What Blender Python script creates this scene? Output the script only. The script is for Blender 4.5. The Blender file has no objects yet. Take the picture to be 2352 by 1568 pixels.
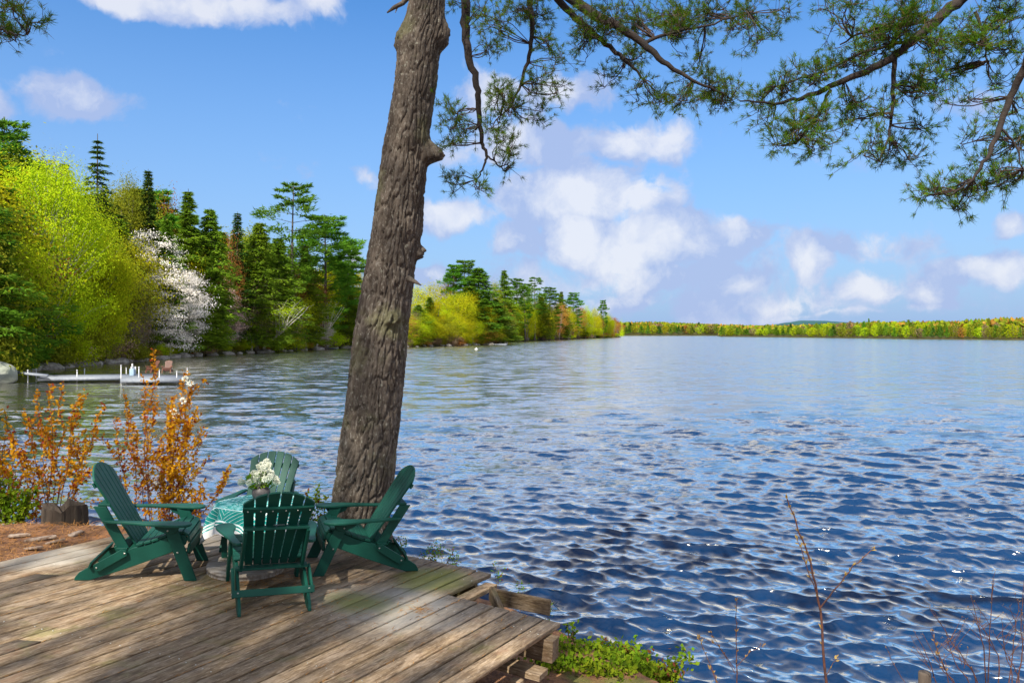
import bpy, bmesh, math, random
import numpy as np
from mathutils import Matrix, Vector

C = bpy.context.scene.collection
SC = bpy.context.scene
R = math.radians
rng = np.random.default_rng(7)
random.seed(7)

# ------------------------------------------------------------------ camera
HC = 3.8                      # eye height above the lake
F, CX, CY = 1800.0, 1176.0, 765.0
cam = bpy.data.objects.new('camera', bpy.data.cameras.new('camera'))
C.objects.link(cam)
cam.location = (0, 0, HC)
cam.rotation_euler = (R(90), 0, 0)
cam.data.lens = 36 * F / 2352
cam.data.shift_y = -(784 - CY) / 2352
cam.data.clip_start = 0.1
cam.data.clip_end = 9000
SC.camera = cam
SC.view_settings.view_transform = 'Standard'
SC.view_settings.look = 'None'
SC.view_settings.exposure = 1.0
SC.view_settings.gamma = 1
SC.view_settings.use_curve_mapping = False

# ------------------------------------------------------------------ sun + sky
SUN_EL, SUN_AZ = 48.0, 203.0          # azimuth clockwise from +Y : behind the camera, to the left
sd = Vector((math.sin(R(SUN_AZ)) * math.cos(R(SUN_EL)), math.cos(R(SUN_AZ)) * math.cos(R(SUN_EL)), math.sin(R(SUN_EL))))
sun = bpy.data.objects.new('sun', bpy.data.lights.new('sun', 'SUN'))
C.objects.link(sun)
sun.rotation_euler = (-sd).to_track_quat('-Z', 'Y').to_euler()
sun.data.energy = 4.8
sun.data.angle = R(0.6)
sun.data.color = (1.0, 0.93, 0.80)

world = bpy.data.worlds.new('World'); SC.world = world
world.use_nodes = True
nt = world.node_tree; nt.nodes.clear()
def N(t, ty, **kw):
    n = t.nodes.new(ty)
    for k, v in kw.items():
        if hasattr(n, k): setattr(n, k, v)
    return n
def mth(t, op, a, b=None, c=None, clamp=False):
    n = t.nodes.new('ShaderNodeMath'); n.operation = op; n.use_clamp = clamp
    for i, v in enumerate((a, b, c)):
        if v is None: continue
        if isinstance(v, (int, float)): n.inputs[i].default_value = v
        else: t.links.new(v, n.inputs[i])
    return n.outputs[0]
def vmth(t, op, a, b=None):
    n = t.nodes.new('ShaderNodeVectorMath'); n.operation = op
    for i, v in enumerate((a, b)):
        if v is None: continue
        if isinstance(v, (tuple, list)): n.inputs[i].default_value = v
        else: t.links.new(v, n.inputs[i])
    return n.outputs['Value'] if op in ('LENGTH', 'DOT_PRODUCT', 'DISTANCE') else n.outputs[0]
def mixc(t, f, a, b, mode='MIX'):
    n = t.nodes.new('ShaderNodeMix'); n.data_type = 'RGBA'; n.blend_type = mode
    for s, v in ((n.inputs[0], f), (n.inputs[6], a), (n.inputs[7], b)):
        if isinstance(v, (int, float)): s.default_value = v
        elif isinstance(v, (tuple, list)): s.default_value = (*v[:3], 1)
        else: t.links.new(v, s)
    return n.outputs[2]
def noise(t, vec, scale, detail=3, rough=.55, dist=0.0):
    n = t.nodes.new('ShaderNodeTexNoise')
    n.inputs['Scale'].default_value = scale; n.inputs['Detail'].default_value = detail
    n.inputs['Roughness'].default_value = rough; n.inputs['Distortion'].default_value = dist
    if vec is not None: t.links.new(vec, n.inputs['Vector'])
    return n.outputs['Fac']
def ramp(t, fac, lo, hi, a=0.0, b=1.0, smooth=True):
    n = t.nodes.new('ShaderNodeMapRange'); n.clamp = True
    n.interpolation_type = 'SMOOTHSTEP' if smooth else 'LINEAR'
    t.links.new(fac, n.inputs[0])
    n.inputs[1].default_value = lo; n.inputs[2].default_value = hi
    n.inputs[3].default_value = a; n.inputs[4].default_value = b
    return n.outputs[0]

sky = N(nt, 'ShaderNodeTexSky', sky_type='NISHITA')
sky.sun_disc = False
sky.sun_elevation = R(SUN_EL); sky.sun_rotation = R(SUN_AZ)
sky.altitude = 100; sky.air_density = 1.0; sky.dust_density = 0.5; sky.ozone_density = 1.6
tc = N(nt, 'ShaderNodeTexCoord')
dirv = tc.outputs['Generated']
# the clear sky, more saturated as in the photograph
skc = N(nt, 'ShaderNodeHueSaturation'); nt.links.new(sky.outputs[0], skc.inputs['Color'])
skc.inputs['Saturation'].default_value = 1.30; skc.inputs['Value'].default_value = 1.0
# cloud masses: (x, y, rx, ry, weight) seen from the shore, turned into directions
CL = [(1300, 215, 120, 50, .95), (1150, 215, 90, 55, .7), (1200, 330, 230, 50, .8), (1450, 335, 110, 42, .85),
      (1310, 450, 190, 62, 1.1), (1060, 500, 85, 38, 1.0), (1180, 545, 90, 40, .8), (1330, 550, 75, 58, 1.25),
      (1480, 565, 190, 62, 1.1), (1690, 535, 62, 45, 1.0), (1560, 640, 300, 60, .7), (1860, 600, 46, 46, 1.2),
      (1990, 662, 60, 40, 1.05), (2290, 628, 120, 42, 1.1), (2335, 515, 36, 34, .9), (2120, 680, 60, 35, .8),
      (1680, 655, 75, 35, .9), (1420, 690, 330, 40, .62), (1900, 712, 520, 24, .6), (165, 228, 92, 38, 1.0),
      (-5, 225, 38, 50, 1.0), (380, -8, 280, 40, 1.15), (560, 12, 70, 46, 1.0), (740, 5, 90, 36, .8),
      (850, 410, 50, 24, .6), (980, 632, 60, 16, .8), (822, 592, 26, 30, .8), (2270, 225, 110, 45, .55),
      (2050, 560, 220, 50, .5), (1750, 690, 700, 52, .62), (1250, 640, 240, 50, .62), (720, 250, 170, 14, .22)]
warp = nt.nodes.new('ShaderNodeTexNoise'); warp.inputs['Scale'].default_value = 9; warp.inputs['Detail'].default_value = 5
nt.links.new(dirv, warp.inputs['Vector'])
wv = vmth(nt, 'SUBTRACT', warp.outputs['Color'], (.5, .5, .5))
wsc = nt.nodes.new('ShaderNodeVectorMath'); wsc.operation = 'SCALE'; nt.links.new(wv, wsc.inputs[0]); wsc.inputs[3].default_value = .065
dw = vmth(nt, 'ADD', dirv, wsc.outputs[0])
acc = None
for (x, y, rx, ry, wt) in CL:
    c = Vector(((x - CX) / F, 1.0, (CY - y) / F)); L = c.length; c.normalize()
    d = vmth(nt, 'SUBTRACT', dw, tuple(c))
    d = vmth(nt, 'MULTIPLY', d, (F * L / rx, F * L / (rx + ry) * 1.2, F * L / ry))
    ln = vmth(nt, 'LENGTH', d)
    v = mth(nt, 'MULTIPLY_ADD', ln, -.58 * wt, wt)
    acc = v if acc is None else mth(nt, 'MAXIMUM', acc, v)
# rest of the sky: unseen pale veil added overhead to whiten water and shade
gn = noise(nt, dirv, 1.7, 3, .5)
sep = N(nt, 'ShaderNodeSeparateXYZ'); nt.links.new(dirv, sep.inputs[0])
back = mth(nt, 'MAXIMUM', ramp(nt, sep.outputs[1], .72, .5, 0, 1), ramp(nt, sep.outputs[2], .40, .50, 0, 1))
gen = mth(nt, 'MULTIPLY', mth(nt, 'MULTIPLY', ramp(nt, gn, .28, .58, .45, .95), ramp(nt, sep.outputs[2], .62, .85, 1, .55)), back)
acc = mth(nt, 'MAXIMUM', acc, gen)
fine = noise(nt, dw, 13, 9, .6)
dens = mth(nt, 'ADD', acc, mth(nt, 'MULTIPLY_ADD', fine, 1.9, -.96))
mask = ramp(nt, dens, .20, .54, 0, 1)
mask = mth(nt, 'MULTIPLY', mask, ramp(nt, sep.outputs[2], -.02, .012, 0, 1))
thick = ramp(nt, mth(nt, 'ADD', acc, mth(nt, 'MULTIPLY_ADD', noise(nt, dw, 11, 9, .62), 2.4, -1.2)), .2, 1.05, 0, 1)
rel = mth(nt, 'SUBTRACT', noise(nt, dw, 8, 7, .55), noise(nt, vmth(nt, 'ADD', dw, (-.010, 0, .022)), 8, 7, .55))
thick = mth(nt, 'MULTIPLY_ADD', rel, 3.4, thick, clamp=True)
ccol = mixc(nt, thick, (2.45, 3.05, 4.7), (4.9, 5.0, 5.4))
lowhaze = ramp(nt, sep.outputs[2], .0, .42, .95, 0, smooth=False)
base = mixc(nt, lowhaze, vmth(nt, 'MULTIPLY', skc.outputs[0], (.80, .97, 1.12)), (1.70, 2.65, 4.5))
fin = mixc(nt, mth(nt, 'MULTIPLY', mask, .86), base, mixc(nt, ramp(nt, sep.outputs[2], .40, .55), ccol, (6.0, 6.0, 6.2)))  # overhead cloud colour raised so the water reflects paler
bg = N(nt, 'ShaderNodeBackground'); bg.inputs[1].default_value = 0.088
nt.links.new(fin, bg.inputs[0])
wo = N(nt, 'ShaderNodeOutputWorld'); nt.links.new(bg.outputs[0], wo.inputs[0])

# ------------------------------------------------------------------ helpers
def W(x, y, Y):            # a point seen at (x, y) that stands Y metres away
    return np.array([(x - CX) * Y / F, Y, HC - (y - CY) * Y / F])
def G(x, y, z=0.0):        # a point seen at (x, y) that lies at height z
    Y = (HC - z) * F / (y - CY)
    return np.array([(x - CX) * Y / F, Y, z])

def hash3(ix, iy, iz, s):
    h = (ix * 374761393 + iy * 668265263 + iz * 1274126177 + s * 974634777) & 0xffffffff
    h = ((h ^ (h >> 13)) * 1274126177) & 0xffffffff
    return ((h ^ (h >> 16)) & 0xffff) / 65535.0
def vnoise(P, s=0):
    P = np.asarray(P, float); i = np.floor(P).astype(np.int64); f = P - i; f = f * f * (3 - 2 * f)
    o = 0
    for a in (0, 1):
        for b in (0, 1):
            for c in (0, 1):
                w = (f[:, 0] if a else 1 - f[:, 0]) * (f[:, 1] if b else 1 - f[:, 1]) * (f[:, 2] if c else 1 - f[:, 2])
                o = o + w * hash3(i[:, 0] + a, i[:, 1] + b, i[:, 2] + c, s)
    return o
def fbm(P, s=0, oct=4, g=.5):
    o = 0; a = 1; t = 0
    for k in range(oct):
        o = o + a * vnoise(np.asarray(P) * 2 ** k + 17.3 * k, s + k); t += a; a *= g
    return o / t

class MB:
    def __init__(s): s.v = []; s.f = []; s.n = 0; s.m = []
    def add(s, v, f, mi=0):
        v = np.asarray(v, float).reshape(-1, 3); f = np.asarray(f, np.int64)
        s.v.append(v); s.f.append(f + s.n); s.m.append(np.full(len(f), mi)); s.n += len(v)
    def tube(s, pts, rad, n=6, cap=False, mi=0):
        P = np.asarray(pts, float); rad = np.broadcast_to(np.asarray(rad, float), (len(P),))
        T = np.gradient(P, axis=0); T /= np.linalg.norm(T, axis=1)[:, None] + 1e-9
        up = np.array([0, 0, 1.0]) if abs(T[:, 2]).mean() < .8 else np.array([1.0, 0, 0])
        A = np.cross(T, up); A /= np.linalg.norm(A, axis=1)[:, None] + 1e-9; B = np.cross(T, A)
        th = np.linspace(0, 2 * np.pi, n, endpoint=False)
        V = P[:, None] + rad[:, None, None] * (np.cos(th)[None, :, None] * A[:, None] + np.sin(th)[None, :, None] * B[:, None])
        m = len(P); i, j = np.meshgrid(np.arange(m - 1), np.arange(n), indexing='ij')
        q = np.stack([i * n + j, i * n + (j + 1) % n, (i + 1) * n + (j + 1) % n, (i + 1) * n + j], -1).reshape(-1, 4)
        s.add(V.reshape(-1, 3), q, mi)
        if cap:
            s.v.append(P[[0, -1]]); c0 = s.n; s.n += 2
            b0 = c0 - m * n
            tri = [[c0, b0 + (k + 1) % n, b0 + k] for k in range(n)] + [[c0 + 1, b0 + (m - 1) * n + k, b0 + (m - 1) * n + (k + 1) % n] for k in range(n)]
            s.f.append(np.array(tri)); s.m.append(np.full(len(tri), mi))
    def tris(s, P, D, S, mi=0):       # blades: base P, tip P+D, half width S
        n = len(P)
        V = np.stack([P - S, P + S, P + D], 1).reshape(-1, 3)
        s.add(V, np.arange(3 * n).reshape(-1, 3), mi)
    def quads(s, P, D, S, mi=0):      # leaf diamonds
        n = len(P)
        V = np.stack([P, P + D * .5 + S, P + D, P + D * .5 - S], 1).reshape(-1, 3)
        s.add(V, np.arange(4 * n).reshape(-1, 4), mi)
    def mesh(s, name, smooth=True):
        me = bpy.data.meshes.new(name)
        V = np.concatenate(s.v); me.vertices.add(len(V)); me.vertices.foreach_set('co', V.astype(np.float32).ravel())
        lt = np.concatenate([np.full(len(f), f.shape[1]) for f in s.f]); li = np.concatenate([f.ravel() for f in s.f])
        me.loops.add(len(li)); me.loops.foreach_set('vertex_index', li.astype(np.int32))
        me.polygons.add(len(lt)); st = np.concatenate([[0], np.cumsum(lt)[:-1]])
        me.polygons.foreach_set('loop_start', st.astype(np.int32)); me.polygons.foreach_set('loop_total', lt.astype(np.int32))
        me.polygons.foreach_set('material_index', np.concatenate(s.m).astype(np.int32))
        if smooth: me.polygons.foreach_set('use_smooth', np.ones(len(lt), bool))
        me.update(calc_edges=True)
        return me

def link(name, me, mats=None, parent=None):
    o = bpy.data.objects.new(name, me); C.objects.link(o)
    if mats is not None and me is not None and len(me.materials) == 0:
        for m in (mats if isinstance(mats, (list, tuple)) else [mats]): me.materials.append(m)
    if parent is not None: o.parent = parent
    return o
def tag(o, label, cat, group=None, kind=None):
    if label: o['label'] = label
    if cat: o['category'] = cat
    if group: o['group'] = group
    if kind: o['kind'] = kind
    return o
def empty(name, loc=(0, 0, 0)):
    o = bpy.data.objects.new(name, None); C.objects.link(o); o.location = loc; o.empty_display_size = .2
    return o
def struct(o): o['kind'] = 'structure'; return o
def copy_tree(o, parent=None):
    c = o.copy(); C.objects.link(c); c.parent = parent
    for ch in o.children: copy_tree(ch, c)
    return c
def rdir(n, r=rng):
    v = r.normal(size=(n, 3)); return v / np.linalg.norm(v, axis=1)[:, None]
def unit(v): return v / (np.linalg.norm(v, axis=-1, keepdims=True) + 1e-9)

# slab: polygon (a,b) extruded by thickness t along c, with small bevels; axes given as 3 vectors
def slab(poly, t, ax, org=(0, 0, 0), bev=.003):
    bm = bmesh.new()
    A, B, Cc = [Vector(a) for a in ax]; O = Vector(org)
    vs = [bm.verts.new(O + A * p[0] + B * p[1] - Cc * (t / 2)) for p in poly]
    f = bm.faces.new(vs)
    r = bmesh.ops.extrude_face_region(bm, geom=[f])
    bmesh.ops.translate(bm, vec=Cc * t, verts=[g for g in r['geom'] if isinstance(g, bmesh.types.BMVert)])
    bmesh.ops.recalc_face_normals(bm, faces=bm.faces)
    if bev: bmesh.ops.bevel(bm, geom=list(bm.edges), offset=bev, segments=1, affect='EDGES', clamp_overlap=True)
    me = bpy.data.meshes.new('part'); bm.to_mesh(me); bm.free()
    return me
def box(sx, sy, sz, org=(0, 0, 0), bev=.003):
    return slab([(-sx / 2, -sy / 2), (sx / 2, -sy / 2), (sx / 2, sy / 2), (-sx / 2, sy / 2)], sz, ((1, 0, 0), (0, 1, 0), (0, 0, 1)), org, bev)

# ------------------------------------------------------------------ materials
def mat(name):
    m = bpy.data.materials.new(name); m.use_nodes = True; t = m.node_tree; t.nodes.clear()
    o = N(t, 'ShaderNodeOutputMaterial'); return m, t, o
def leafmat(name, c1, c2, tr=.35, gl=.0, patch=.5, c3=None):
    m, t, o = mat(name)
    g = N(t, 'ShaderNodeNewGeometry'); oi = N(t, 'ShaderNodeObjectInfo')
    tcn = N(t, 'ShaderNodeTexCoord')
    nz = noise(t, tcn.outputs['Object'], patch, 2)
    col = mixc(t, mth(t, 'MULTIPLY_ADD', g.outputs['Random Per Island'], .6, mth(t, 'MULTIPLY_ADD', ramp(t, nz, .35, .65), .6, -.1), clamp=True), c1, c2)
    if c3 is not None: col = mixc(t, ramp(t, g.outputs['Random Per Island'], .82, .86), col, c3)
    hs = N(t, 'ShaderNodeHueSaturation'); t.links.new(col, hs.inputs['Color'])
    t.links.new(mth(t, 'MULTIPLY_ADD', oi.outputs['Random'], .03, .485), hs.inputs['Hue'])
    t.links.new(mth(t, 'MULTIPLY_ADD', oi.outputs['Random'], .4, .8), hs.inputs['Value'])
    d = N(t, 'ShaderNodeBsdfDiffuse'); tr_ = N(t, 'ShaderNodeBsdfTranslucent')
    t.links.new(hs.outputs[0], d.inputs[0]); t.links.new(hs.outputs[0], tr_.inputs[0])
    mx = N(t, 'ShaderNodeMixShader'); mx.inputs[0].default_value = tr
    t.links.new(d.outputs[0], mx.inputs[1]); t.links.new(tr_.outputs[0], mx.inputs[2])
    t.links.new(mx.outputs[0], o.inputs[0]); return m
def simple(name, col, rough=.6, col2=None, sc=8, bump=0.0, bsc=30, spec=.5, metal=0, stretch=(1, 1, 1)):
    m, t, o = mat(name)
    p = N(t, 'ShaderNodeBsdfPrincipled'); tcn = N(t, 'ShaderNodeTexCoord')
    vec = vmth(t, 'MULTIPLY', tcn.outputs['Object'], stretch)
    p.inputs['Roughness'].default_value = rough; p.inputs['Metallic'].default_value = metal
    p.inputs['Specular IOR Level'].default_value = spec
    c = mixc(t, ramp(t, noise(t, vec, sc, 5), .3, .7), col, col2 if col2 else tuple(x * .75 for x in col))
    t.links.new(c, p.inputs['Base Color'])
    if bump:
        b = N(t, 'ShaderNodeBump'); b.inputs['Strength'].default_value = 1; b.inputs['Distance'].default_value = bump
        t.links.new(noise(t, vec, bsc, 6, .6), b.inputs['Height']); t.links.new(b.outputs[0], p.inputs['Normal'])
    t.links.new(p.outputs[0], o.inputs[0]); return m

M = {}
M['green'] = simple('green_resin', (.003, .056, .040), .55, (.005, .070, .049), 5, .0004, 90, spec=.25)
M['bolt'] = simple('steel_bolt', (.55, .55, .5), .35, metal=.8)
M['white'] = simple('white_paint', (.55, .56, .58), .5, (.42, .44, .47), 3)
M['dockdeck'] = simple('pale_dock_boards', (.20, .22, .25), .6, (.13, .15, .19), 6)
M['brownchair'] = simple('brown_chair_paint', (.10, .035, .02), .6)
M['redwood'] = simple('red_tinted_wood', (.32, .12, .06), .6)
M['rock'] = simple('shore_rock', (.34, .32, .29), .85, (.14, .13, .11), 2.2, .06, 5)
M['boulder'] = simple('pale_boulder', (.30, .31, .27), .85, (.22, .24, .19), 1.3, .08, 3)
M['trunk'] = simple('tree_bark', (.10, .085, .07), .9, (.045, .038, .03), 2, .04, 8, stretch=(1, 1, .3))
M['birch'] = simple('birch_bark', (.62, .58, .52), .8, (.20, .18, .16), 1.4, .02, 8, stretch=(1, 1, 2.5))
M['greybark'] = simple('grey_bark', (.24, .21, .19), .85, (.11, .10, .09), 2, .02, 8)
M['twig'] = simple('dark_twig', (.060, .035, .025), .8, (.03, .018, .014), 20)
M['limb'] = simple('dark_limb_bark', (.030, .020, .016), .9, (.014, .010, .009), 12, .01, 40)
M['redtwig'] = simple('reddish_stem', (.12, .045, .03), .7, (.05, .022, .018), 20)
M['vase'] = simple('stone_vase', (.10, .085, .085), .5, (.05, .042, .045), 12)
M['post'] = simple('old_post', (.04, .03, .025), .9, (.09, .07, .055), 12, .004, 40, stretch=(1, 1, .2))

M['spruce'] = leafmat('spruce_needles', (.032, .085, .016), (.08, .15, .02), .3)
M['hemlock'] = leafmat('hemlock_needles', (.085, .165, .014), (.21, .30, .02), .42)
M['pine'] = leafmat('pine_needles', (.060, .175, .016), (.150, .300, .022), .42)
M['olive'] = leafmat('olive_leaves', (.14, .18, .015), (.27, .27, .02), .4)
M['lime'] = leafmat('lime_spring_leaves', (.27, .40, .010), (.50, .56, .015), .5)
M['yellow'] = leafmat('yellow_spring_leaves', (.33, .35, .010), (.52, .48, .014), .5)
M['orange'] = leafmat('orange_budding_leaves', (.30, .12, .025), (.42, .22, .05), .4)
M['rust'] = leafmat('rust_buds', (.20, .055, .02), (.26, .10, .04), .3)
M['blossom'] = leafmat('white_blossom', (.52, .47, .42), (.72, .69, .67), .3)
M['pink'] = leafmat('pale_pink_blossom', (.50, .34, .28), (.70, .55, .48), .3)
M['brush'] = leafmat('bare_brush', (.16, .10, .065), (.26, .18, .12), .1)
M['near_needles'] = leafmat('overhanging_needles', (.050, .120, .010), (.130, .235, .018), .45, patch=1.2, c3=(.17, .13, .03))
M['amber'] = leafmat('amber_young_leaves', (.54, .23, .012), (.66, .42, .018), .5, c3=(.34, .09, .03), patch=2)
M['bright'] = leafmat('bright_green_leaves', (.10, .22, .012), (.26, .34, .02), .45, patch=3, c3=(.05, .09, .01))
M['mixleaf'] = leafmat('mixed_bush_leaves', (.10, .20, .012), (.26, .30, .02), .4, c3=(.20, .06, .03), patch=4)
M['bud'] = leafmat('tan_buds', (.34, .20, .07), (.42, .32, .12), .3)
M['flower'] = leafmat('white_flowers', (.72, .74, .62), (.85, .86, .78), .3)

def barkmat():
    m, t, o = mat('pine_bark'); p = N(t, 'ShaderNodeBsdfPrincipled'); p.inputs['Roughness'].default_value = .9
    p.inputs['Specular IOR Level'].default_value = .2
    tcn = N(t, 'ShaderNodeTexCoord'); v = vmth(t, 'MULTIPLY', tcn.outputs['Object'], (1, 1, .35))
    a = noise(t, v, 9, 6, .6); b = noise(t, v, 45, 6, .7); c = noise(t, tcn.outputs['Object'], 2.2, 4)
    col = mixc(t, ramp(t, a, .3, .7), (.054, .042, .034), (.125, .102, .083))
    col = mixc(t, ramp(t, b, .50, .72), col, (.22, .20, .175))
    col = mixc(t, mth(t, 'MULTIPLY', ramp(t, c, .52, .68), .35), col, (.16, .17, .07))
    g = noise(t, tcn.outputs['Object'], 28, 3)
    col = mixc(t, mth(t, 'MULTIPLY', ramp(t, g, .62, .70), .5), col, (.36, .36, .30))
    t.links.new(col, p.inputs['Base Color'])
    bp = N(t, 'ShaderNodeBump'); bp.inputs['Distance'].default_value = .012
    t.links.new(noise(t, v, 60, 8, .7), bp.inputs['Height']); t.links.new(bp.outputs[0], p.inputs['Normal'])
    t.links.new(p.outputs[0], o.inputs[0]); return m
M['bark'] = barkmat()

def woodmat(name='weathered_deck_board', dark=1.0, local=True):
    m, t, o = mat(name); p = N(t, 'ShaderNodeBsdfPrincipled'); p.inputs['Roughness'].default_value = .75
    p.inputs['Specular IOR Level'].default_value = .3
    tcn = N(t, 'ShaderNodeTexCoord'); oi = N(t, 'ShaderNodeObjectInfo'); g = N(t, 'ShaderNodeNewGeometry')
    off = nt2 = t.nodes.new('ShaderNodeCombineXYZ')
    t.links.new(mth(t, 'MULTIPLY', oi.outputs['Random'], 37.), off.inputs[0]); t.links.new(mth(t, 'MULTIPLY', oi.outputs['Random'], 11.), off.inputs[1])
    lv = vmth(t, 'ADD', tcn.outputs['Object'], off.outputs[0])
    v1 = vmth(t, 'MULTIPLY', lv, (3.5, 28, 28)); v2 = vmth(t, 'MULTIPLY', lv, (13, 75, 75)); v3 = vmth(t, 'MULTIPLY', lv, (3, 9, 9))
    grain = noise(t, v1, 1, 6, .65, .6); fineg = noise(t, v2, 1, 5, .7); blotch = noise(t, v3, 1.3, 6, .65)
    pos = g.outputs['Position']; big = noise(t, pos, 1.5, 5, .6); med = noise(t, pos, 5, 5, .65)
    col = mixc(t, ramp(t, grain, .3, .7), (.120, .078, .046), (.350, .255, .160))
    col = mixc(t, ramp(t, blotch, .42, .68), col, (.37, .285, .205))
    col = mixc(t, mth(t, 'MULTIPLY', ramp(t, fineg, .52, .70), .7), col, (.60, .49, .37))
    col = mixc(t, mth(t, 'MULTIPLY', ramp(t, fineg, .48, .33), .7), col, (.060, .040, .028))
    col = mixc(t, mth(t, 'MULTIPLY', ramp(t, med, .56, .74), .40), col, (.25, .13, .075))      # tannin stains
    col = mixc(t, mth(t, 'MULTIPLY', ramp(t, noise(t, pos, 2.6, 5, .65, .4), .54, .74), .50), col, (.20, .20, .065))   # algae
    # black mildew and pale patches with noise broken edges
    col = mixc(t, mth(t, 'MULTIPLY', ramp(t, noise(t, vmth(t, 'ADD', pos, (9, 3, 0)), 1.9, 5, .7), .56, .70), .62), col, (.085, .075, .068))
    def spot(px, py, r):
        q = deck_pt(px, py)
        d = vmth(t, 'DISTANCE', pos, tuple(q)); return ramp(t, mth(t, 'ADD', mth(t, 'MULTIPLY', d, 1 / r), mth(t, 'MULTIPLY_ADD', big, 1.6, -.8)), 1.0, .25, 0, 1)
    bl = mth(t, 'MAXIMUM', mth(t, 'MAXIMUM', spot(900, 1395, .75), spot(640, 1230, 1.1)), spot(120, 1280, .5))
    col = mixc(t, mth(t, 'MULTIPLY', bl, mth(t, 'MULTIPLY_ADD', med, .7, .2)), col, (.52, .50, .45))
    gr = mth(t, 'MAXIMUM', spot(1000, 1330, .45), spot(830, 1385, .35))
    col = mixc(t, mth(t, 'MULTIPLY', gr, .75), col, (.20, .215, .045))
    hs = N(t, 'ShaderNodeHueSaturation'); t.links.new(col, hs.inputs['Color'])
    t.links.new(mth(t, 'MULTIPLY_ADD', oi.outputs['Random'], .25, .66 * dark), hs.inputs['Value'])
    hs.inputs['Saturation'].default_value = 1.1
    t.links.new(hs.outputs[0], p.inputs['Base Color'])
    bp = N(t, 'ShaderNodeBump'); bp.inputs['Distance'].default_value = .003
    t.links.new(mth(t, 'ADD', fineg, grain), bp.inputs['Height']); t.links.new(bp.outputs[0], p.inputs['Normal'])
    t.links.new(p.outputs[0], o.inputs[0]); return m

def groundmat():
    m, t, o = mat('forest_floor'); p = N(t, 'ShaderNodeBsdfPrincipled'); p.inputs['Roughness'].default_value = .95
    g = N(t, 'ShaderNodeNewGeometry'); pos = g.outputs['Position']
    col = mixc(t, ramp(t, noise(t, pos, 9, 7, .7), .35, .65), (.10, .042, .020), (.28, .13, .055))
    col = mixc(t, mth(t, 'MULTIPLY', ramp(t, noise(t, pos, 30, 5, .7), .58, .70), .6), col, (.38, .25, .14))
    col = mixc(t, mth(t, 'MULTIPLY', ramp(t, noise(t, pos, 1.3, 4), .56, .66), .8), col, (.12, .13, .02))
    t.links.new(col, p.inputs['Base Color'])
    bp = N(t, 'ShaderNodeBump'); bp.inputs['Distance'].default_value = .03
    t.links.new(noise(t, pos, 22, 8, .7), bp.inputs['Height']); t.links.new(bp.outputs[0], p.inputs['Normal'])
    t.links.new(p.outputs[0], o.inputs[0]); return m
def farground():
    m, t, o = mat('shore_undergrowth'); p = N(t, 'ShaderNodeBsdfPrincipled'); p.inputs['Roughness'].default_value = .95
    p.inputs['Specular IOR Level'].default_value = .1
    g = N(t, 'ShaderNodeNewGeometry'); pos = g.outputs['Position']
    col = mixc(t, ramp(t, noise(t, pos, .25, 6, .7), .4, .6), (.03, .035, .010), (.07, .05, .02))
    col = mixc(t, ramp(t, noise(t, pos, .9, 5, .7), .5, .7), col, (.07, .10, .012))
    t.links.new(col, p.inputs['Base Color']); t.links.new(p.outputs[0], o.inputs[0]); return m

def watermat():
    m, t, o = mat('lake_water'); 
    g = N(t, 'ShaderNodeNewGeometry'); pos = g.outputs['Position']
    v = vmth(t, 'MULTIPLY', pos, (.6, 1.0, 1))
    # fine ripples as random facet slopes (works at any distance)
    def rip(sc, det):
        n = t.nodes.new('ShaderNodeTexNoise'); n.inputs['Scale'].default_value = sc; n.inputs['Detail'].default_value = det; n.inputs['Roughness'].default_value = .6
        t.links.new(v, n.inputs['Vector']); return vmth(t, 'SUBTRACT', n.outputs['Color'], (.5, .5, .5))
    ca = N(t, 'ShaderNodeAttribute'); ca.attribute_name = 'chop'
    k1 = N(t, 'ShaderNodeVectorMath', operation='SCALE'); t.links.new(vmth(t, 'MULTIPLY', rip(8, 4), (.45, 1.0, 0)), k1.inputs[0]); t.links.new(mth(t, 'MULTIPLY_ADD', ca.outputs['Fac'], .45, .42), k1.inputs[3])
    k2 = N(t, 'ShaderNodeVectorMath', operation='SCALE'); t.links.new(vmth(t, 'MULTIPLY', rip(.9, 4), (.45, 1.9, 0)), k2.inputs[0]); t.links.new(ca.outputs['Fac'], k2.inputs[3])
    s1 = k1.outputs[0]; s2 = k2.outputs[0]
    nn = vmth(t, 'NORMALIZE', vmth(t, 'ADD', g.outputs['Normal'], vmth(t, 'ADD', s1, s2)))
    gl = N(t, 'ShaderNodeBsdfGlossy'); gl.inputs['Roughness'].default_value = .15; gl.inputs['Color'].default_value = (1, .965, .875, 1); t.links.new(nn, gl.inputs['Normal'])
    df = N(t, 'ShaderNodeBsdfDiffuse'); df.inputs[0].default_value = (.0018, .022, .074, 1); t.links.new(nn, df.inputs['Normal'])
    fr = N(t, 'ShaderNodeFresnel'); fr.inputs['IOR'].default_value = 1.333; t.links.new(nn, fr.inputs['Normal'])
    mx = N(t, 'ShaderNodeMixShader'); t.links.new(ramp(t, fr.outputs[0], .035, .215, .04, .97), mx.inputs[0])
    t.links.new(df.outputs[0], mx.inputs[1]); t.links.new(gl.outputs[0], mx.inputs[2]); t.links.new(mx.outputs[0], o.inputs[0]); return m

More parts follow.
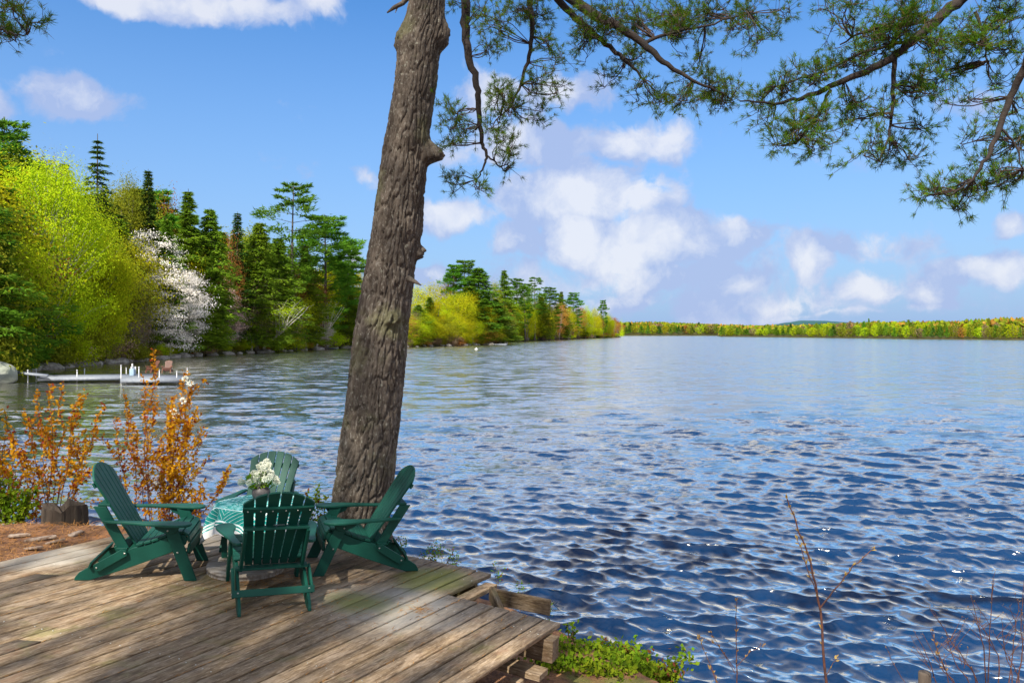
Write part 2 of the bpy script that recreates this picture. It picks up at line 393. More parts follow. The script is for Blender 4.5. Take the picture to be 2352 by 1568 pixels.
# ------------------------------------------------------------------ deck plane and board seams (measured)
DH, DA = 2.27, 0.06
def deck_z(X): return HC - DH - DA * X
def deck_pt(x, y, dz=0.0):
    u = (x - CX) / F; w = (y - CY) / F; t = (DH - dz) / (w - DA * u)
    return np.array([u * t, t, HC - w * t])
XV, YV, MS = 3050 / 1.30612, 990 / 1.30612, .1
def seam(k, y):
    r = (k + 22.056) / -16.379
    return XV + r * (y - YV) / (1 + r * MS)
DEDGE = [deck_pt(*p)[:2] for p in ((1292, 1431), (1138.5, 1392.7), (1030, 1366.5))]
UEDGE = [deck_pt(*p)[:2] for p in ((330, 1188), (454, 1206), (714, 1241), (964, 1280), (1140, 1319))]
def seam_line(k):
    a = deck_pt(seam(k, 1560), 1560); b = deck_pt(seam(k, 1330), 1330)
    d = unit((b - a)[:2]); return a[:2], d
def isect(a, d, p, q):
    e = q - p; M2 = np.array([[d[0], -e[0]], [d[1], -e[1]]]); s = np.linalg.solve(M2, p - a); return s[0], s[1]
def far_end(k, up):
    a, d = seam_line(k)
    if not up: return a + d * isect(a, d, DEDGE[0], DEDGE[1])[0]
    for i in range(len(UEDGE) - 1):
        s, t = isect(a, d, UEDGE[i], UEDGE[i + 1])
        if (t <= 1 or i == len(UEDGE) - 2) and (t >= 0 or i == 0): return a + d * s
    return a + d * isect(a, d, UEDGE[0], UEDGE[1])[0]
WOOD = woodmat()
WOODD = woodmat('dark_timber', .45)  # same deck wood in a darker tone, for the timbers underneath

# ================================================================== LARGE STRUCTURE
# ---- lake
def build_lake():
    nr, ncol = 700, 760
    yy = 1 / np.linspace(1 / 8.0, 1 / 110., 620)
    yy = np.concatenate([np.linspace(4.5, 7.95, 24), yy, 1 / np.linspace(1 / 111., 1 / 500., 60), np.geomspace(520, 6000, 20)])
    inner = np.linspace(-.78, .78, ncol); wing = np.geomspace(.8, 6, 24)
    uu = np.concatenate([-wing[::-1], inner, wing])
    U, Y = np.meshgrid(uu, yy); X = U * Y
    X = np.clip(X, -5000, 5000)
    dy = np.gradient(yy)[:, None] * np.ones_like(U); dx = (uu[len(uu) // 2 + 1] - uu[len(uu) // 2]) * Y
    sp = np.maximum(dy, dx)
    full = 0.; res = np.zeros_like(X); Z = np.zeros_like(X); DX = np.zeros_like(X); DY = np.zeros_like(X)
    r = np.random.default_rng(3)
    pts = np.stack([X.ravel() * .09, Y.ravel() * .05, 0 * X.ravel()], 1)
    gust = (.55 + .95 * fbm(pts, 5, 3)).reshape(X.shape)
    shelter = np.clip((X + 42) / 40, .0, 1); gust *= .50 + .50 * shelter
    for i in range(84):
        lam = .10 * (1.35 / .10) ** (r.random() ** 1.1)
        k = 2 * np.pi / lam
        ang = R(-103) + r.normal() * (.30 if lam > .6 else .42)
        ak = .043 * (1.3 if .18 < lam < .9 else .8); full += (ak * .9) ** 2 / 2
        a = ak / k
        w = np.clip((lam / sp - 2.2) / 2.5, 0, 1) * gust
        res += (ak * w) ** 2 / 2
        ph = k * (np.cos(ang) * X + np.sin(ang) * Y) + r.random() * 6.283
        sp_, cp_ = np.sin(ph), np.cos(ph)
        Z += a * w * cp_; DX -= a * w * np.cos(ang) * sp_ * 1.2; DY -= a * w * np.sin(ang) * sp_ * 1.2
    V = np.stack([X + DX, Y + DY, Z], -1).reshape(-1, 3)
    m, n = X.shape; i, j = np.meshgrid(np.arange(m - 1), np.arange(n - 1), indexing='ij')
    q = np.stack([i * n + j, i * n + j + 1, (i + 1) * n + j + 1, (i + 1) * n + j], -1).reshape(-1, 4)
    b = MB(); b.add(V, q)
    me = b.mesh('lake'); at = me.attributes.new('chop', 'FLOAT', 'POINT')
    at.data.foreach_set('value', np.sqrt(np.clip(1 - res / full, 0, 1)).astype(np.float32).ravel())
    struct(link('lake', me, watermat()))
build_lake()

# ---- land: shoreline polygons seen in the photograph
LEFT = [G(-140, 905)[:2], G(0, 868)[:2], G(60, 850)[:2], G(130, 846)[:2], G(230, 836)[:2], G(330, 829)[:2], G(440, 818)[:2], G(560, 812)[:2],
        G(680, 806)[:2], G(800, 799)[:2], np.array([-44., 222.]), G(935, 797)[:2], G(1050, 794)[:2], G(1162, 790)[:2], np.array([-4., 300.]),
        G(1160, 786)[:2], G(1250, 782)[:2], G(1330, 778.5)[:2], G(1430, 774.5)[:2], np.array([60., 900.]), np.array([-700., 900.]), np.array([-700., 55.])]
FAR = [np.array([20., 1100.]), G(1430, 771)[:2], G(1645, 771)[:2], G(1652, 773.2)[:2], G(1900, 776)[:2], G(2100, 779)[:2], G(2352, 781)[:2],
       np.array([330., 380.]), np.array([700., 330.]), np.array([1900., 500.]), np.array([1900., 2300.]), np.array([-200., 2300.])]
def poly_sd(P, poly):
    P = np.asarray(P, float); poly = np.asarray(poly); n = len(poly)
    d = np.full(len(P), 1e9); ins = np.zeros(len(P), bool)
    for i in range(n):
        a = poly[i]; b = poly[(i + 1) % n]; e = b - a
        t = np.clip(((P - a) @ e) / (e @ e), 0, 1); d = np.minimum(d, np.linalg.norm(P - a - t[:, None] * e, axis=1))
        c = ((a[1] > P[:, 1]) != (b[1] > P[:, 1])); 
        with np.errstate(divide='ignore', invalid='ignore'):
            xi = (b[0] - a[0]) * (P[:, 1] - a[1]) / (b[1] - a[1]) + a[0]
        ins ^= c & (P[:, 0] < xi)
    return np.where(ins, d, -d)
def h_left(XY):
    XY = np.atleast_2d(XY); d = poly_sd(XY, LEFT)
    n = fbm(np.c_[XY * .12, 0 * d], 2, 4) - .5
    h = np.where(d > 0, .7 * (1 - np.exp(-d / 1.0)) + .17 * d ** .95, d * .5)
    cap = np.where(XY[:, 1] > 215, 6.0, 14.0)
    h = np.where(d > 0, cap * np.tanh(h / cap), h)
    return h + n * np.clip(d + 1, 0, 3) * .35 - .25
def h_far(XY):
    XY = np.atleast_2d(XY); d = poly_sd(XY, FAR)
    return np.where(d > 0, np.minimum(.3 + .05 * d, 14 + .012 * d), d * .3) - .2
def grid_obj(name, x0, x1, nx, y0, y1, ny, hf, m):
    X, Y = np.meshgrid(np.linspace(x0, x1, nx), np.linspace(y0, y1, ny))
    Z = hf(np.c_[X.ravel(), Y.ravel()]); V = np.c_[X.ravel(), Y.ravel(), np.maximum(Z, -3)]
    i, j = np.meshgrid(np.arange(ny - 1), np.arange(nx - 1), indexing='ij')
    q = np.stack([i * nx + j, i * nx + j + 1, (i + 1) * nx + j + 1, (i + 1) * nx + j], -1).reshape(-1, 4)
    zz = V[:, 2][q].max(1); q = q[zz > -2.0]
    b = MB(); b.add(V, q); return struct(link(name, b.mesh(name), m))
FG = farground()
grid_obj('hillside', -260, 115, 260, 50, 330, 220, h_left, FG)
grid_obj('terrain', -500, 130, 120, 329, 900, 110, h_left, FG)
grid_obj('terrain', -200, 1900, 150, 320, 2300, 130, h_far, FG)

# ---- near bank
ZC = lambda p: p
def near_h(XY):
    X, Y = XY[:, 0], XY[:, 1]
    shore = np.interp(X, [-20, -9, -4, -1, 0.3, 1.2, 1.9, 3, 6, 12], [13, 11.6, 11.2, 10.6, 9.2, 8.3, 7.2, 6.5, 6.1, 5.4])
    n = fbm(np.c_[XY * .9, 0 * X], 9, 4) - .5
    d = shore - Y + n * .5
    a, dd = seam_line(27.4); nrm = np.array([-dd[1], dd[0]])
    left = ((XY - a) @ nrm)                      # >0 : beyond the left edge of the deck
    top = deck_z(X)
    lvl = np.where(left > -.05, np.minimum(top, deck_z(-4.2)) - .035, top - .55)
    lvl = np.where((left <= -.05) & (X > -.6), .95 - .12 * (X), lvl)
    lvl = np.maximum(lvl, .35)
    far_drop = np.interp(Y, [0, 8.9, 9.6, 10.4], [0, 0, .12, .9])
    h = np.minimum(lvl - far_drop * (X < -.2), d * .62)
    h = np.where(d < 0, d * .6, h)
    return h + n * .10 * np.clip(d, 0, 1)
def build_bank():
    xs = np.concatenate([np.linspace(-34, -14.5, 20), np.linspace(-14, 13, 240), np.linspace(14, 30, 14)]); ys = np.concatenate([np.linspace(-30, -6.5, 20), np.linspace(-6, 12.5, 180)])
    X, Y = np.meshgrid(xs, ys); XY = np.c_[X.ravel(), Y.ravel()]
    Z = np.maximum(near_h(XY), -1.2)
    nx, ny = len(xs), len(ys)
    i, j = np.meshgrid(np.arange(ny - 1), np.arange(nx - 1), indexing='ij')
    q = np.stack([i * nx + j, i * nx + j + 1, (i + 1) * nx + j + 1, (i + 1) * nx + j], -1).reshape(-1, 4)
    b = MB(); b.add(np.c_[XY, Z], q); struct(link('ground', b.mesh('ground'), groundmat()))
build_bank()
def ground_at(x, y): return float(near_h(np.array([[x, y]]))[0])

# ---- distant hill
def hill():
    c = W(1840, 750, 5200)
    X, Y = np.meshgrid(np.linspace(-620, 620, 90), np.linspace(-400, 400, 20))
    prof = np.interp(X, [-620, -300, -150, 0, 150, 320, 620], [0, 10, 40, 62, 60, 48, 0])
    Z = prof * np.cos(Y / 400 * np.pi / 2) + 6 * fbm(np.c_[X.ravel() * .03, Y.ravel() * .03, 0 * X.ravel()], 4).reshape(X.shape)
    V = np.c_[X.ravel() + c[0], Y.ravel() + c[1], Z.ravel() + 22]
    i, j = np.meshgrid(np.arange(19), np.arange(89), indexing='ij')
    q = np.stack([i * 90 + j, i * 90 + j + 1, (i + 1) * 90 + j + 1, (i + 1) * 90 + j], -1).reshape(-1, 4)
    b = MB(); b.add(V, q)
    struct(link('hills', b.mesh('hills'), simple('far_hill', (.03, .085, .085), .95, (.02, .06, .07), .01, spec=.1)))  # teal blue stands for distance haze, painted into the hill colour
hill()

# ================================================================== TREES
def branch_curve(a, b, r, sag=0., n=6, wob=.06):
    t = np.linspace(0, 1, n)[:, None]; L = np.linalg.norm(b - a)
    P = a + (b - a) * t; P[:, 2] += sag * L * np.sin(np.pi * t[:, 0])
    P[1:-1] += r.normal(size=(n - 2, 3)) * L * wob * .5
    return P
def mk_conifer(h, rad, seed, mkey, dens=1.0, leaf=.34, droop=.18, prof='cone', gap=.55, start=.08, barkkey='trunk', flat=.5):
    r = np.random.default_rng(seed); t = MB(); lf = MB()
    bend = r.normal(size=2) * h * .008
    zs = np.linspace(0, h, 14); tp = np.c_[bend[0] * np.sin(zs / h * 3), bend[1] * np.sin(zs / h * 2.4), zs]
    t.tube(tp, np.interp(zs / h, [0, .04, 1], [.020 * h, .013 * h, .0015 * h]), 7)
    z = start * h
    P_, D_, S_ = [], [], []
    while z < h * .985:
        f = z / h
        if prof == 'cone': R_ = 1.3 * rad * (1.02 - f) ** 1.0 * min(1, .6 + f * 2.2)
        elif prof == 'pine': R_ = rad * np.interp(f, [0, .35, .55, .8, .95, 1], [.5, .75, 1, .8, .42, .15])
        else: R_ = rad * np.interp(f, [0, .15, .5, .8, 1], [.8, 1, .85, .5, .08])
        nb = r.integers(4, 7); R_ *= r.uniform(.62, 1.18)
        a0 = r.random() * 6.28
        for k in range(nb):
            if r.random() > .84: continue
            a = a0 + k * 6.28 / nb + r.normal() * .25; L = R_ * (.62 + .55 * r.random())
            dr = droop + .08 * r.normal()
            end = np.array([np.cos(a) * L, np.sin(a) * L, -dr * L]) if prof != 'pine' else np.array([np.cos(a) * L, np.sin(a) * L, (.12 - droop + .1 * r.normal()) * L])
            c = np.array([np.interp(z, zs, tp[:, 0]), np.interp(z, zs, tp[:, 1]), z])
            t.tube(branch_curve(c, c + end, r, .06, 4, .03), [.006 * h * (1 - f) + .02, .03, .02, .01], 3)
            n = int(dens * (14 + 46 * L / rad) * (1.5 if prof == 'pine' else 1))
            if prof == 'pine': s = .28 + .72 * r.random(n) ** .55
            else: s = .10 + .9 * r.random(n) ** .75
            lat = r.normal(size=n) * L * (.20 if prof != 'pine' else .20) * (1.15 - s * .7)
            d = np.array([np.cos(a), np.sin(a), 0]); q = np.array([-np.sin(a), np.cos(a), 0])
            p = c + end * s[:, None] + q * lat[:, None]
            p[:, 2] += r.normal(size=n) * L * .045 + (np.abs(r.normal(size=n)) * .10 * L * .5 if prof == 'pine' else -np.abs(lat) * .25)
            P_.append(p)
            dd = d * .7 + q * np.sign(lat)[:, None] * .5 + r.normal(size=(n, 3)) * .38; dd[:, 2] = dd[:, 2] * flat - (.18 if prof != 'pine' else -.22)
            D_.append(unit(dd) * leaf * (.7 + .8 * r.random((n, 1))))
            sd_ = np.cross(D_[-1], np.array([0, 0, 1.]) + r.normal(size=(n, 3)) * .6); S_.append(unit(sd_) * leaf * .20)
        z += gap * h / 24 * (1.0 if prof != 'pine' else 1.5) * (.8 + .4 * r.random()) * (1.15 - .5 * f)
    lf.tris(np.concatenate(P_), np.concatenate(D_), np.concatenate(S_))
    return dict(h=h, w=rad * 2, trunk=t.mesh('trunk'), crown=lf.mesh('crown', False), tm=M[barkkey], cm=M[mkey])
def mk_decid(h, w, seed, mkey, n=9000, leaf=.26, barkkey='greybark', clumps=70, base=.22, layered=False, sparse=1.0, lean=0.0, clr=.11, stems=1, shell=.55):
    r = np.random.default_rng(seed); t = MB(); lf = MB()
    cz = h * (base + 1) / 2; rz = h * (1 - base) / 2
    cs = []
    while len(cs) < clumps:
        p = r.uniform(-1, 1, 3); q = np.linalg.norm(p)
        if q > 1 or r.random() > (q ** 1.3 + (1 - shell)): continue
        f = (p[2] + 1) / 2
        wf = np.interp(f, [0, .25, .6, 1], [.62, 1, .92, .55])
        cs.append(np.array([p[0] * w / 2 * wf + lean * h * f, p[1] * w / 2 * wf, cz + p[2] * rz]))
    cs = np.array(cs)
    for sidx in range(stems):
        o = np.array([r.normal() * .3, r.normal() * .3, 0]) if stems > 1 else np.zeros(3)
        top = np.array([lean * h * .85 + r.normal() * w * .06, r.normal() * w * .06, h * .86]) + o * 6
        tk = branch_curve(o, top, r, 0, 9, .02); rt = np.linspace(.016 * h, .003 * h, 9); t.tube(tk, rt / stems ** .5, 7)
        for ci in range(sidx, clumps, stems):
            c = cs[ci]; zf = np.clip((c[2] - h * .16) / h * .72, .12, .8); i = zf * 8; i0 = int(i)
            a = tk[i0] + (tk[min(i0 + 1, 8)] - tk[i0]) * (i - i0)
            if ci % 3 == 0 or sparse < .5 or barkkey == 'birch':
                t.tube(branch_curve(a, c, r, .05, 5, .05), np.linspace(.0036 * h, .0008 * h, 5) * (.7 if barkkey == 'birch' else 1), 4)
                if sparse < .5:
                    for _ in range(4):
                        e = c + r.normal(size=3) * w * .13; t.tube(branch_curve(c, e, r, 0, 3, .04), [.0014 * h, .001 * h, .0005 * h], 3)
    n = int(n * sparse); idx = r.integers(0, clumps, n)
    sig = w * clr * (.7 + .6 * r.random(clumps)); g = r.normal(size=(n, 3)) * sig[idx][:, None]
    g[:, 2] *= .34 if layered else .72
    if layered: g[:, :2] *= 1.5
    P = cs[idx] + g
    nn = unit(unit(g) * 1.0 + unit(P - (lean * h * .5, 0, cz)) * .5 + (0, 0, .35) + r.normal(size=(n, 3)) * .42)
    D = unit(np.cross(nn, r.normal(size=(n, 3)))); S = np.cross(nn, D) * leaf * .32
    lf.quads(P, D * leaf * (.6 + .8 * r.random((n, 1))), S)
    return dict(h=h, w=w, trunk=t.mesh('trunk'), crown=lf.mesh('crown', False), tm=M[barkkey], cm=M[mkey])

K = {}
K['spruce1'] = mk_conifer(24, 5.0, 11, 'spruce', 1.0, .5, .20, 'cone', gap=.85)
K['spruce2'] = mk_conifer(22, 3.6, 12, 'spruce', 1.3, .5, .12, 'cone', gap=.5)
K['hem1'] = mk_conifer(20, 4.6, 13, 'hemlock', 1.5, .5, .12, 'round', gap=.42)
K['hem2'] = mk_conifer(20, 4.0, 14, 'hemlock', 1.5, .48, .05, 'cone', gap=.40)
K['pine1'] = mk_conifer(24, 5.2, 15, 'pine', 1.8, .5, .04, 'pine', gap=.9, start=.40, flat=.8)
K['pine2'] = mk_conifer(24, 5.0, 16, 'pine', 2.0, .5, .0, 'pine', gap=.62, start=.15, flat=.8)
K['pine3'] = mk_conifer(22, 5.2, 17, 'pine', 2.3, .5, .08, 'round', gap=.5, start=.06, flat=.8)
K['lime1'] = mk_decid(20, 14, 21, 'lime', 50000, .21, 'birch', 190, .06, clr=.075)
K['lime2'] = mk_decid(16, 10, 22, 'lime', 20000, .24, 'greybark', 80, .12)
K['lime3'] = mk_decid(14, 10, 23, 'lime', 7000, .26, 'birch', 60, .25, sparse=.9)
K['yel1'] = mk_decid(16, 10, 24, 'yellow', 9000, .28, 'greybark', 80, .12)
K['yel2'] = mk_decid(13, 9, 25, 'yellow', 7000, .26, 'greybark', 60, .15)
K['oli1'] = mk_decid(18, 10, 26, 'olive', 16000, .24, 'greybark', 90, .10)
K['oli2'] = mk_decid(14, 9, 27, 'olive', 8000, .28, 'greybark', 70, .10)
K['ora1'] = mk_decid(15, 9, 28, 'orange', 7000, .24, 'greybark', 70, .15, sparse=.8)
K['rust'] = mk_decid(14, 8, 29, 'rust', 6000, .24, 'greybark', 60, .15, sparse=.8)
K['dog'] = mk_decid(14, 11, 30, 'blossom', 24000, .20, 'greybark', 150, .04, layered=True, clr=.048, lean=-.20)
K['pinkt'] = mk_decid(9, 8, 31, 'pink', 6500, .2, 'greybark', 45, .2, layered=True, clr=.09)
K['bare'] = mk_decid(14, 10, 32, 'brush', 16000, .16, 'greybark', 90, .10, sparse=.45, clr=.10)
K['birchb'] = mk_decid(12, 7, 33, 'lime', 6000, .2, 'birch', 34, .35, sparse=.35, lean=.45, stems=2)
K['shade'] = mk_decid(27, 15, 71, 'olive', 12000, .16, 'greybark', 160, .25, clr=.08)  # unseen crown, thinned to cast soft dappled shade on the deck
K['bush1'] = mk_decid(3, 4.2, 34, 'olive', 3000, .22, 'greybark', 30, .0, clr=.12)
K['bush2'] = mk_decid(3, 4.2, 35, 'brush', 3500, .2, 'greybark', 30, .0, clr=.12)
K['bush3'] = mk_decid(3, 4.2, 36, 'lime', 3000, .2, 'greybark', 30, .0, clr=.12)
K['bush4'] = mk_decid(3, 4.2, 37, 'orange', 2600, .2, 'greybark', 30, .0, clr=.12)
K['bushp'] = mk_decid(3, 4.6, 38, 'pink', 2600, .16, 'greybark', 30, .0, clr=.12)
NM = dict(spruce='spruce_tree', hem='hemlock_tree', pine='pine_tree', lime='birch_tree', yel='maple_tree', oli='leafy_tree', ora='budding_tree', rust='budding_tree',
          shade='leafy_tree', dog='dogwood_tree', pinkt='blossoming_tree', bare='bare_tree', birchb='birch_tree', birchm='birch_tree', bush='bush')
CT = dict(bush='bush')
LB = dict(spruce='dark pointed spruce standing among the trees on the left shore', hem='mid green hemlock in the dense woods of the left shore',
          pine='dark green white pine with layered boughs in the woods on the left shore', lime='lime green spring tree in the woods on the left shore', yel='yellow leafed spring tree in the woods on the left shore',
          oli='olive green leafy tree in the woods on the left shore', ora='orange tinted budding tree in the woods on the left shore', rust='rust red budding tree in the woods on the left shore',
          bare='grey brown bare tree in the woods on the left shore', birchb='pale leaning birch with sparse leaves at the water edge',
          pinkt='pale pink blossoming tree in the woods on the left shore', dog='white blossoming tree on the shore', bush='low bush at the edge of the water under the shore trees')
def stem(k): return next(s for s in sorted(NM, key=len, reverse=True) if k.startswith(s))
def place(kind, x, ytop, D, wpx=None, label=None, group=None, hf=h_left, h=None, X=None, far=False):
    k = K[kind]
    if X is None and hf is h_left:
        for _ in range(30):                    # keep every trunk on land
            if h_left(np.array([[(x - CX) * D / F, D]]))[0] > .12: break
            D *= 1.012
    X = (x - CX) * D / F if X is None else X
    zb = float(hf(np.array([[X, D]]))[0]) - .15
    H = h if h is not None else HC + (CY - ytop) * D / F - zb
    if H < .8: return None
    st = stem(kind); con = 1.35 if st in ('hem', 'spruce', 'pine') else 1.0
    sz = H / k['h']; sx = (wpx * D / F / k['w'] * .92 * con) if wpx else sz * random.uniform(.9, 1.2) * con
    st = stem(kind)
    root = empty(NM[st], (X, D, zb)); root.rotation_euler = (0, 0, random.uniform(0, 6.28) if kind not in ('dog', 'birchb', 'birchm') else 0)
    root.scale = (sx, sx, sz)
    link('trunk', k['trunk'], k['tm'], root); link('crown', k['crown'], k['cm'], root)
    if label is None: label = LB[st]; group = group or ('shore ' + NM[st].replace('_', ' ') + ('es' if st == 'bush' else 's'))
    tag(root, label, 'bush' if st == 'bush' else 'tree', group)
    return root
# mirrored leaning birch shares geometry
K['birchm'] = mk_decid(12, 7, 43, 'lime', 6000, .2, 'birch', 34, .35, sparse=.3, lean=-.25, stems=2)

# -- hand placed, left shore (x, y of top, distance, width)
place('lime1', 105, 352, 80, 330, 'large lime green tree with a white trunk at the far left of the shore')
place('lime2', 215, 500, 88, 190, 'lime green tree just left of the white blossoming dogwood')
place('pine2', 8, 268, 98, 150, 'dark pine top rising over the big lime green tree at the left edge')
place('pine3', -75, 400, 62, 260, 'dark green pine with boughs reaching in at the left edge')
place('birchm', 50, 500, 73, 120, 'white trunked birch in front of the large lime green tree')
place('spruce1', 225, 308, 112, 150, 'tallest dark spruce on the left shore with drooping open boughs')
place('spruce2', 150, 372, 118, 110, 'shorter dark spruce left of the tallest spruce')
place('bare', 118, 350, 112, 120, 'bare twiggy treetop between the dark pine and the spruces')
place('oli1', 290, 395, 126, 110, 'olive yellow treetop right of the tallest spruce')
place('spruce2', 340, 388, 128, 90, 'narrow spruce top right of the olive yellow treetop')
place('ora1', 385, 430, 140, 90, 'orange budding treetop on the ridge of the left shore')
place('hem2', 432, 434, 132, 130, 'thin topped green hemlock above the dogwood')
place('hem1', 480, 478, 136, 110, 'broad hemlock on the falling skyline of the left shore')
place('hem2', 380, 500, 122, 120, 'green hemlock right behind the dogwood')
place('hem1', 280, 520, 118, 130, 'hemlock behind the left side of the dogwood')
place('rust', 525, 515, 146, 70, 'rust red treetop between two hemlocks on the skyline')
place('spruce2', 547, 486, 150, 80, 'dark spruce top on the falling skyline')
place('hem1', 600, 508, 155, 110, 'rounded hemlock left of the tall lone pine')
place('pine1', 677, 418, 168, 150, 'tall lone pine with open layered crown over the left shore')
place('pine2', 745, 492, 180, 150, 'broad pine with flat layered boughs right of the tall lone pine')
place('pine2', 800, 560, 196, 110, 'dark pine closest to the big trunk on the left shore')
place('hem1', 640, 545, 158, 110); place('hem2', 700, 560, 172, 100); place('rust', 722, 600, 166, 70)
place('rust', 680, 605, 166, 60); place('yel1', 826, 615, 215, 40)
place('dog', 392, 522, 107, 215, 'white blossoming dogwood spilling down to the water on the left shore')
place('dog', 420, 660, 106, 125, 'lower spray of white blossom right of the big dogwood')
place('bare', 300, 640, 108, 110, 'grey brown bare tree under the dogwood')
place('yel1', 440, 585, 128, 90, 'yellow tree right of the dogwood')
place('yel2', 560, 595, 152, 60, 'small yellow tree between the hemlocks')
place('pinkt', 515, 632, 146, 70, 'pale pink blossoming tree above the white cottage')
place('pinkt', 520, 695, 143, 90, 'low pink blossom beside the white cottage')
place('hem1', 590, 600, 152, 130); place('hem1', 470, 600, 135, 110); place('hem2', 620, 640, 160, 110); place('hem1', 430, 640, 126, 100)
place('oli2', 600, 690, 155, 120); place('oli2', 455, 690, 138, 60)
place('lime3', 680, 655, 168, 100, 'lime green tree at the water edge below the tall lone pine')
place('lime3', 752, 650, 180, 90, 'lime green tree beside the white leaning birch')
place('hem1', 790, 650, 198, 90); place('bare', 590, 640, 149, 120); place('bare', 650, 690, 160, 90)
place('birchb', 597, 690, 146.5, 130, 'pale birch leaning right over the water left of centre')
place('birchm', 575, 700, 145, 90, 'upright grey birch right of the white cottage')
place('birchb', 722, 690, 176, 80, 'white barked birch leaning right near the end of the left shore')
place('dog', 745, 705, 182, 55, 'small white blossoming tree behind the leaning birch')
place('bushp', 165, 782, 87, 110, 'pale pink flowering bush at the shore beside the dock')
place('lime2', 245, 700, 98, 90); place('oli2', 150, 640, 92, 110); place('oli2', 100, 690, 86, 90); place('oli1', 205, 600, 96, 120)
place('bare', 300, 700, 103, 110); place('bush1', 300, 790, 103, 110)
place('bush2', 460, 785, 132, 80)
# -- rows of woods filling the hillside
SKY = ([-120, 0, 60, 110, 150, 225, 270, 340, 380, 430, 480, 545, 600, 640, 740, 800, 840, 900],
       [260, 300, 345, 385, 390, 400, 415, 420, 450, 460, 495, 515, 530, 545, 560, 600, 640, 680])
rr = random.Random(5)
for row, (din, n) in enumerate(((5, 36), (11, 38), (19, 40), (29, 42))):
    sx = np.array([-140, 0, 60, 130, 230, 330, 440, 560, 680, 800, 860]); sD = np.array([49, 66, 80.5, 84, 96, 107, 129, 145.5, 167, 201, 215])
    for i in range(n):
        x = -110 + 950 * (i + rr.random()) / n
        if (row == 0 and (285 < x < 450 or 470 < x < 612)) or (row == 1 and (300 < x < 445 or 480 < x < 550)): continue
        D = float(np.interp(x, sx, sD)) + din * (1 + rr.random() * .4)
        ytop = float(np.interp(x, *SKY)) + 8 + (3 - row) * 52 + rr.random() * 60
        kd = rr.choice(['hem1', 'hem2', 'hem1', 'oli1', 'oli2', 'lime2', 'pine3', 'lime2', 'yel2', 'rust', 'yel1', 'oli2'] if row < 2 else ['hem1', 'hem2', 'spruce1', 'pine2', 'oli1', 'oli2', 'yel1'])
        place(kd, x, ytop, D)
for i in range(56):
    x = -60 + 900 * (i + rr.random()) / 56
    D = float(np.interp(x, sx, sD)) + 1.2 + rr.random() * 2.5
    place(rr.choice(['bush1', 'bush1', 'bush3', 'bush3', 'bush4', 'bush2', 'lime2']), x, 0, D, h=rr.uniform(1.2, 2.2) if (290 < x < 445 or 470 < x < 620) else rr.uniform(1.6, 4.6))

# -- unseen trees added behind the camera to shade the deck
for kd, x_, y_, h_ in (('shade', -7.0, -8.0, 27), ('pine1', -17, -4.0, 21), ('pine1', -21, -13, 23)):
    place(kd, 0, 0, y_, h=h_, X=x_, hf=lambda p: np.array([1.3]), label='unseen tree added behind the camera for its shade', group='added shade trees behind the camera')
# -- peninsula
PG = 'trees of the wooded point'
def pen(kind, x, yt, D, w, lab=None): 
    st = stem(kind)
    return place(kind, x, yt, D, w, lab or LB[st].replace('on the left shore', 'on the wooded point').replace('of the left shore', 'of the wooded point').replace('under the shore trees', 'of the wooded point'), None if lab else PG + ' ' + NM[st])
pen('yel1', 955, 655, 252, 110, 'yellow green broad tree right beside the big trunk on the wooded point')
pen('yel1', 995, 648, 262, 90); pen('ora1', 1035, 638, 264, 60, 'orange pink treetop left of the pines on the wooded point')
pen('pine2', 1042, 605, 262, 60, 'left of the three tall pines on the wooded point'); pen('pine2', 1066, 595, 268, 80, 'tallest middle pine of the wooded point')
pen('pine3', 1098, 612, 262, 110, 'dark bushy pine right of the tallest pine of the wooded point'); pen('pine3', 1078, 655, 256, 110)
pen('lime3', 1040, 676, 246, 110, 'lime green birch with white leaning trunks at the edge of the wooded point'); pen('yel2', 975, 700, 246, 100); pen('lime2', 1000, 720, 246, 70)
pen('oli2', 1135, 650, 275, 60); pen('hem2', 1158, 618, 290, 70, 'pointed spruce like tree at the right of the wooded point'); pen('hem1', 1130, 690, 268, 80)
pen('hem1', 1155, 700, 275, 70); pen('pine3', 1150, 740, 272, 60); pen('yel2', 1120, 730, 262, 60)
pen('pine2', 1187, 638, 330, 60); pen('pine1', 1207, 650, 350, 55); pen('pine1', 1228, 636, 350, 60, 'open topped pine behind the wooded point'); pen('pine2', 1262, 658, 400, 55)
pen('hem1', 1245, 680, 390, 50); pen('lime2', 1175, 690, 345, 60); pen('yel1', 1212, 700, 372, 50); pen('oli2', 1260, 700, 405, 50)
pen('yel1', 1240, 710, 400, 45); pen('ora1', 1285, 690, 430, 55); pen('hem2', 1290, 668, 440, 45); pen('pine2', 1316, 670, 470, 42, 'dark pine standing above the yellow trees past the point')
pen('yel1', 1306, 705, 450, 45); pen('ora1', 1330, 700, 520, 45); pen('lime2', 1345, 715, 530, 42); pen('lime2', 1346, 704, 545, 34)
pen('yel1', 1366, 706, 560, 34); pen('pine2', 1386, 688, 590, 22, 'last tall pine before the shore falls away to the lake'); pen('yel1', 1368, 725, 570, 36); pen('lime2', 1396, 720, 610, 34)
pen('ora1', 1410, 726, 650, 34); pen('ora1', 1419, 736, 690, 24); pen('lime2', 1428, 742, 705, 20); pen('yel2', 1402, 732, 620, 26); pen('ora1', 1290, 715, 430, 40)
r3 = random.Random(8)
shx = [880, 935, 1050, 1150, 1164, 1250, 1330, 1425]; shD = [205, 214, 236, 262, 350, 402, 512, 690]
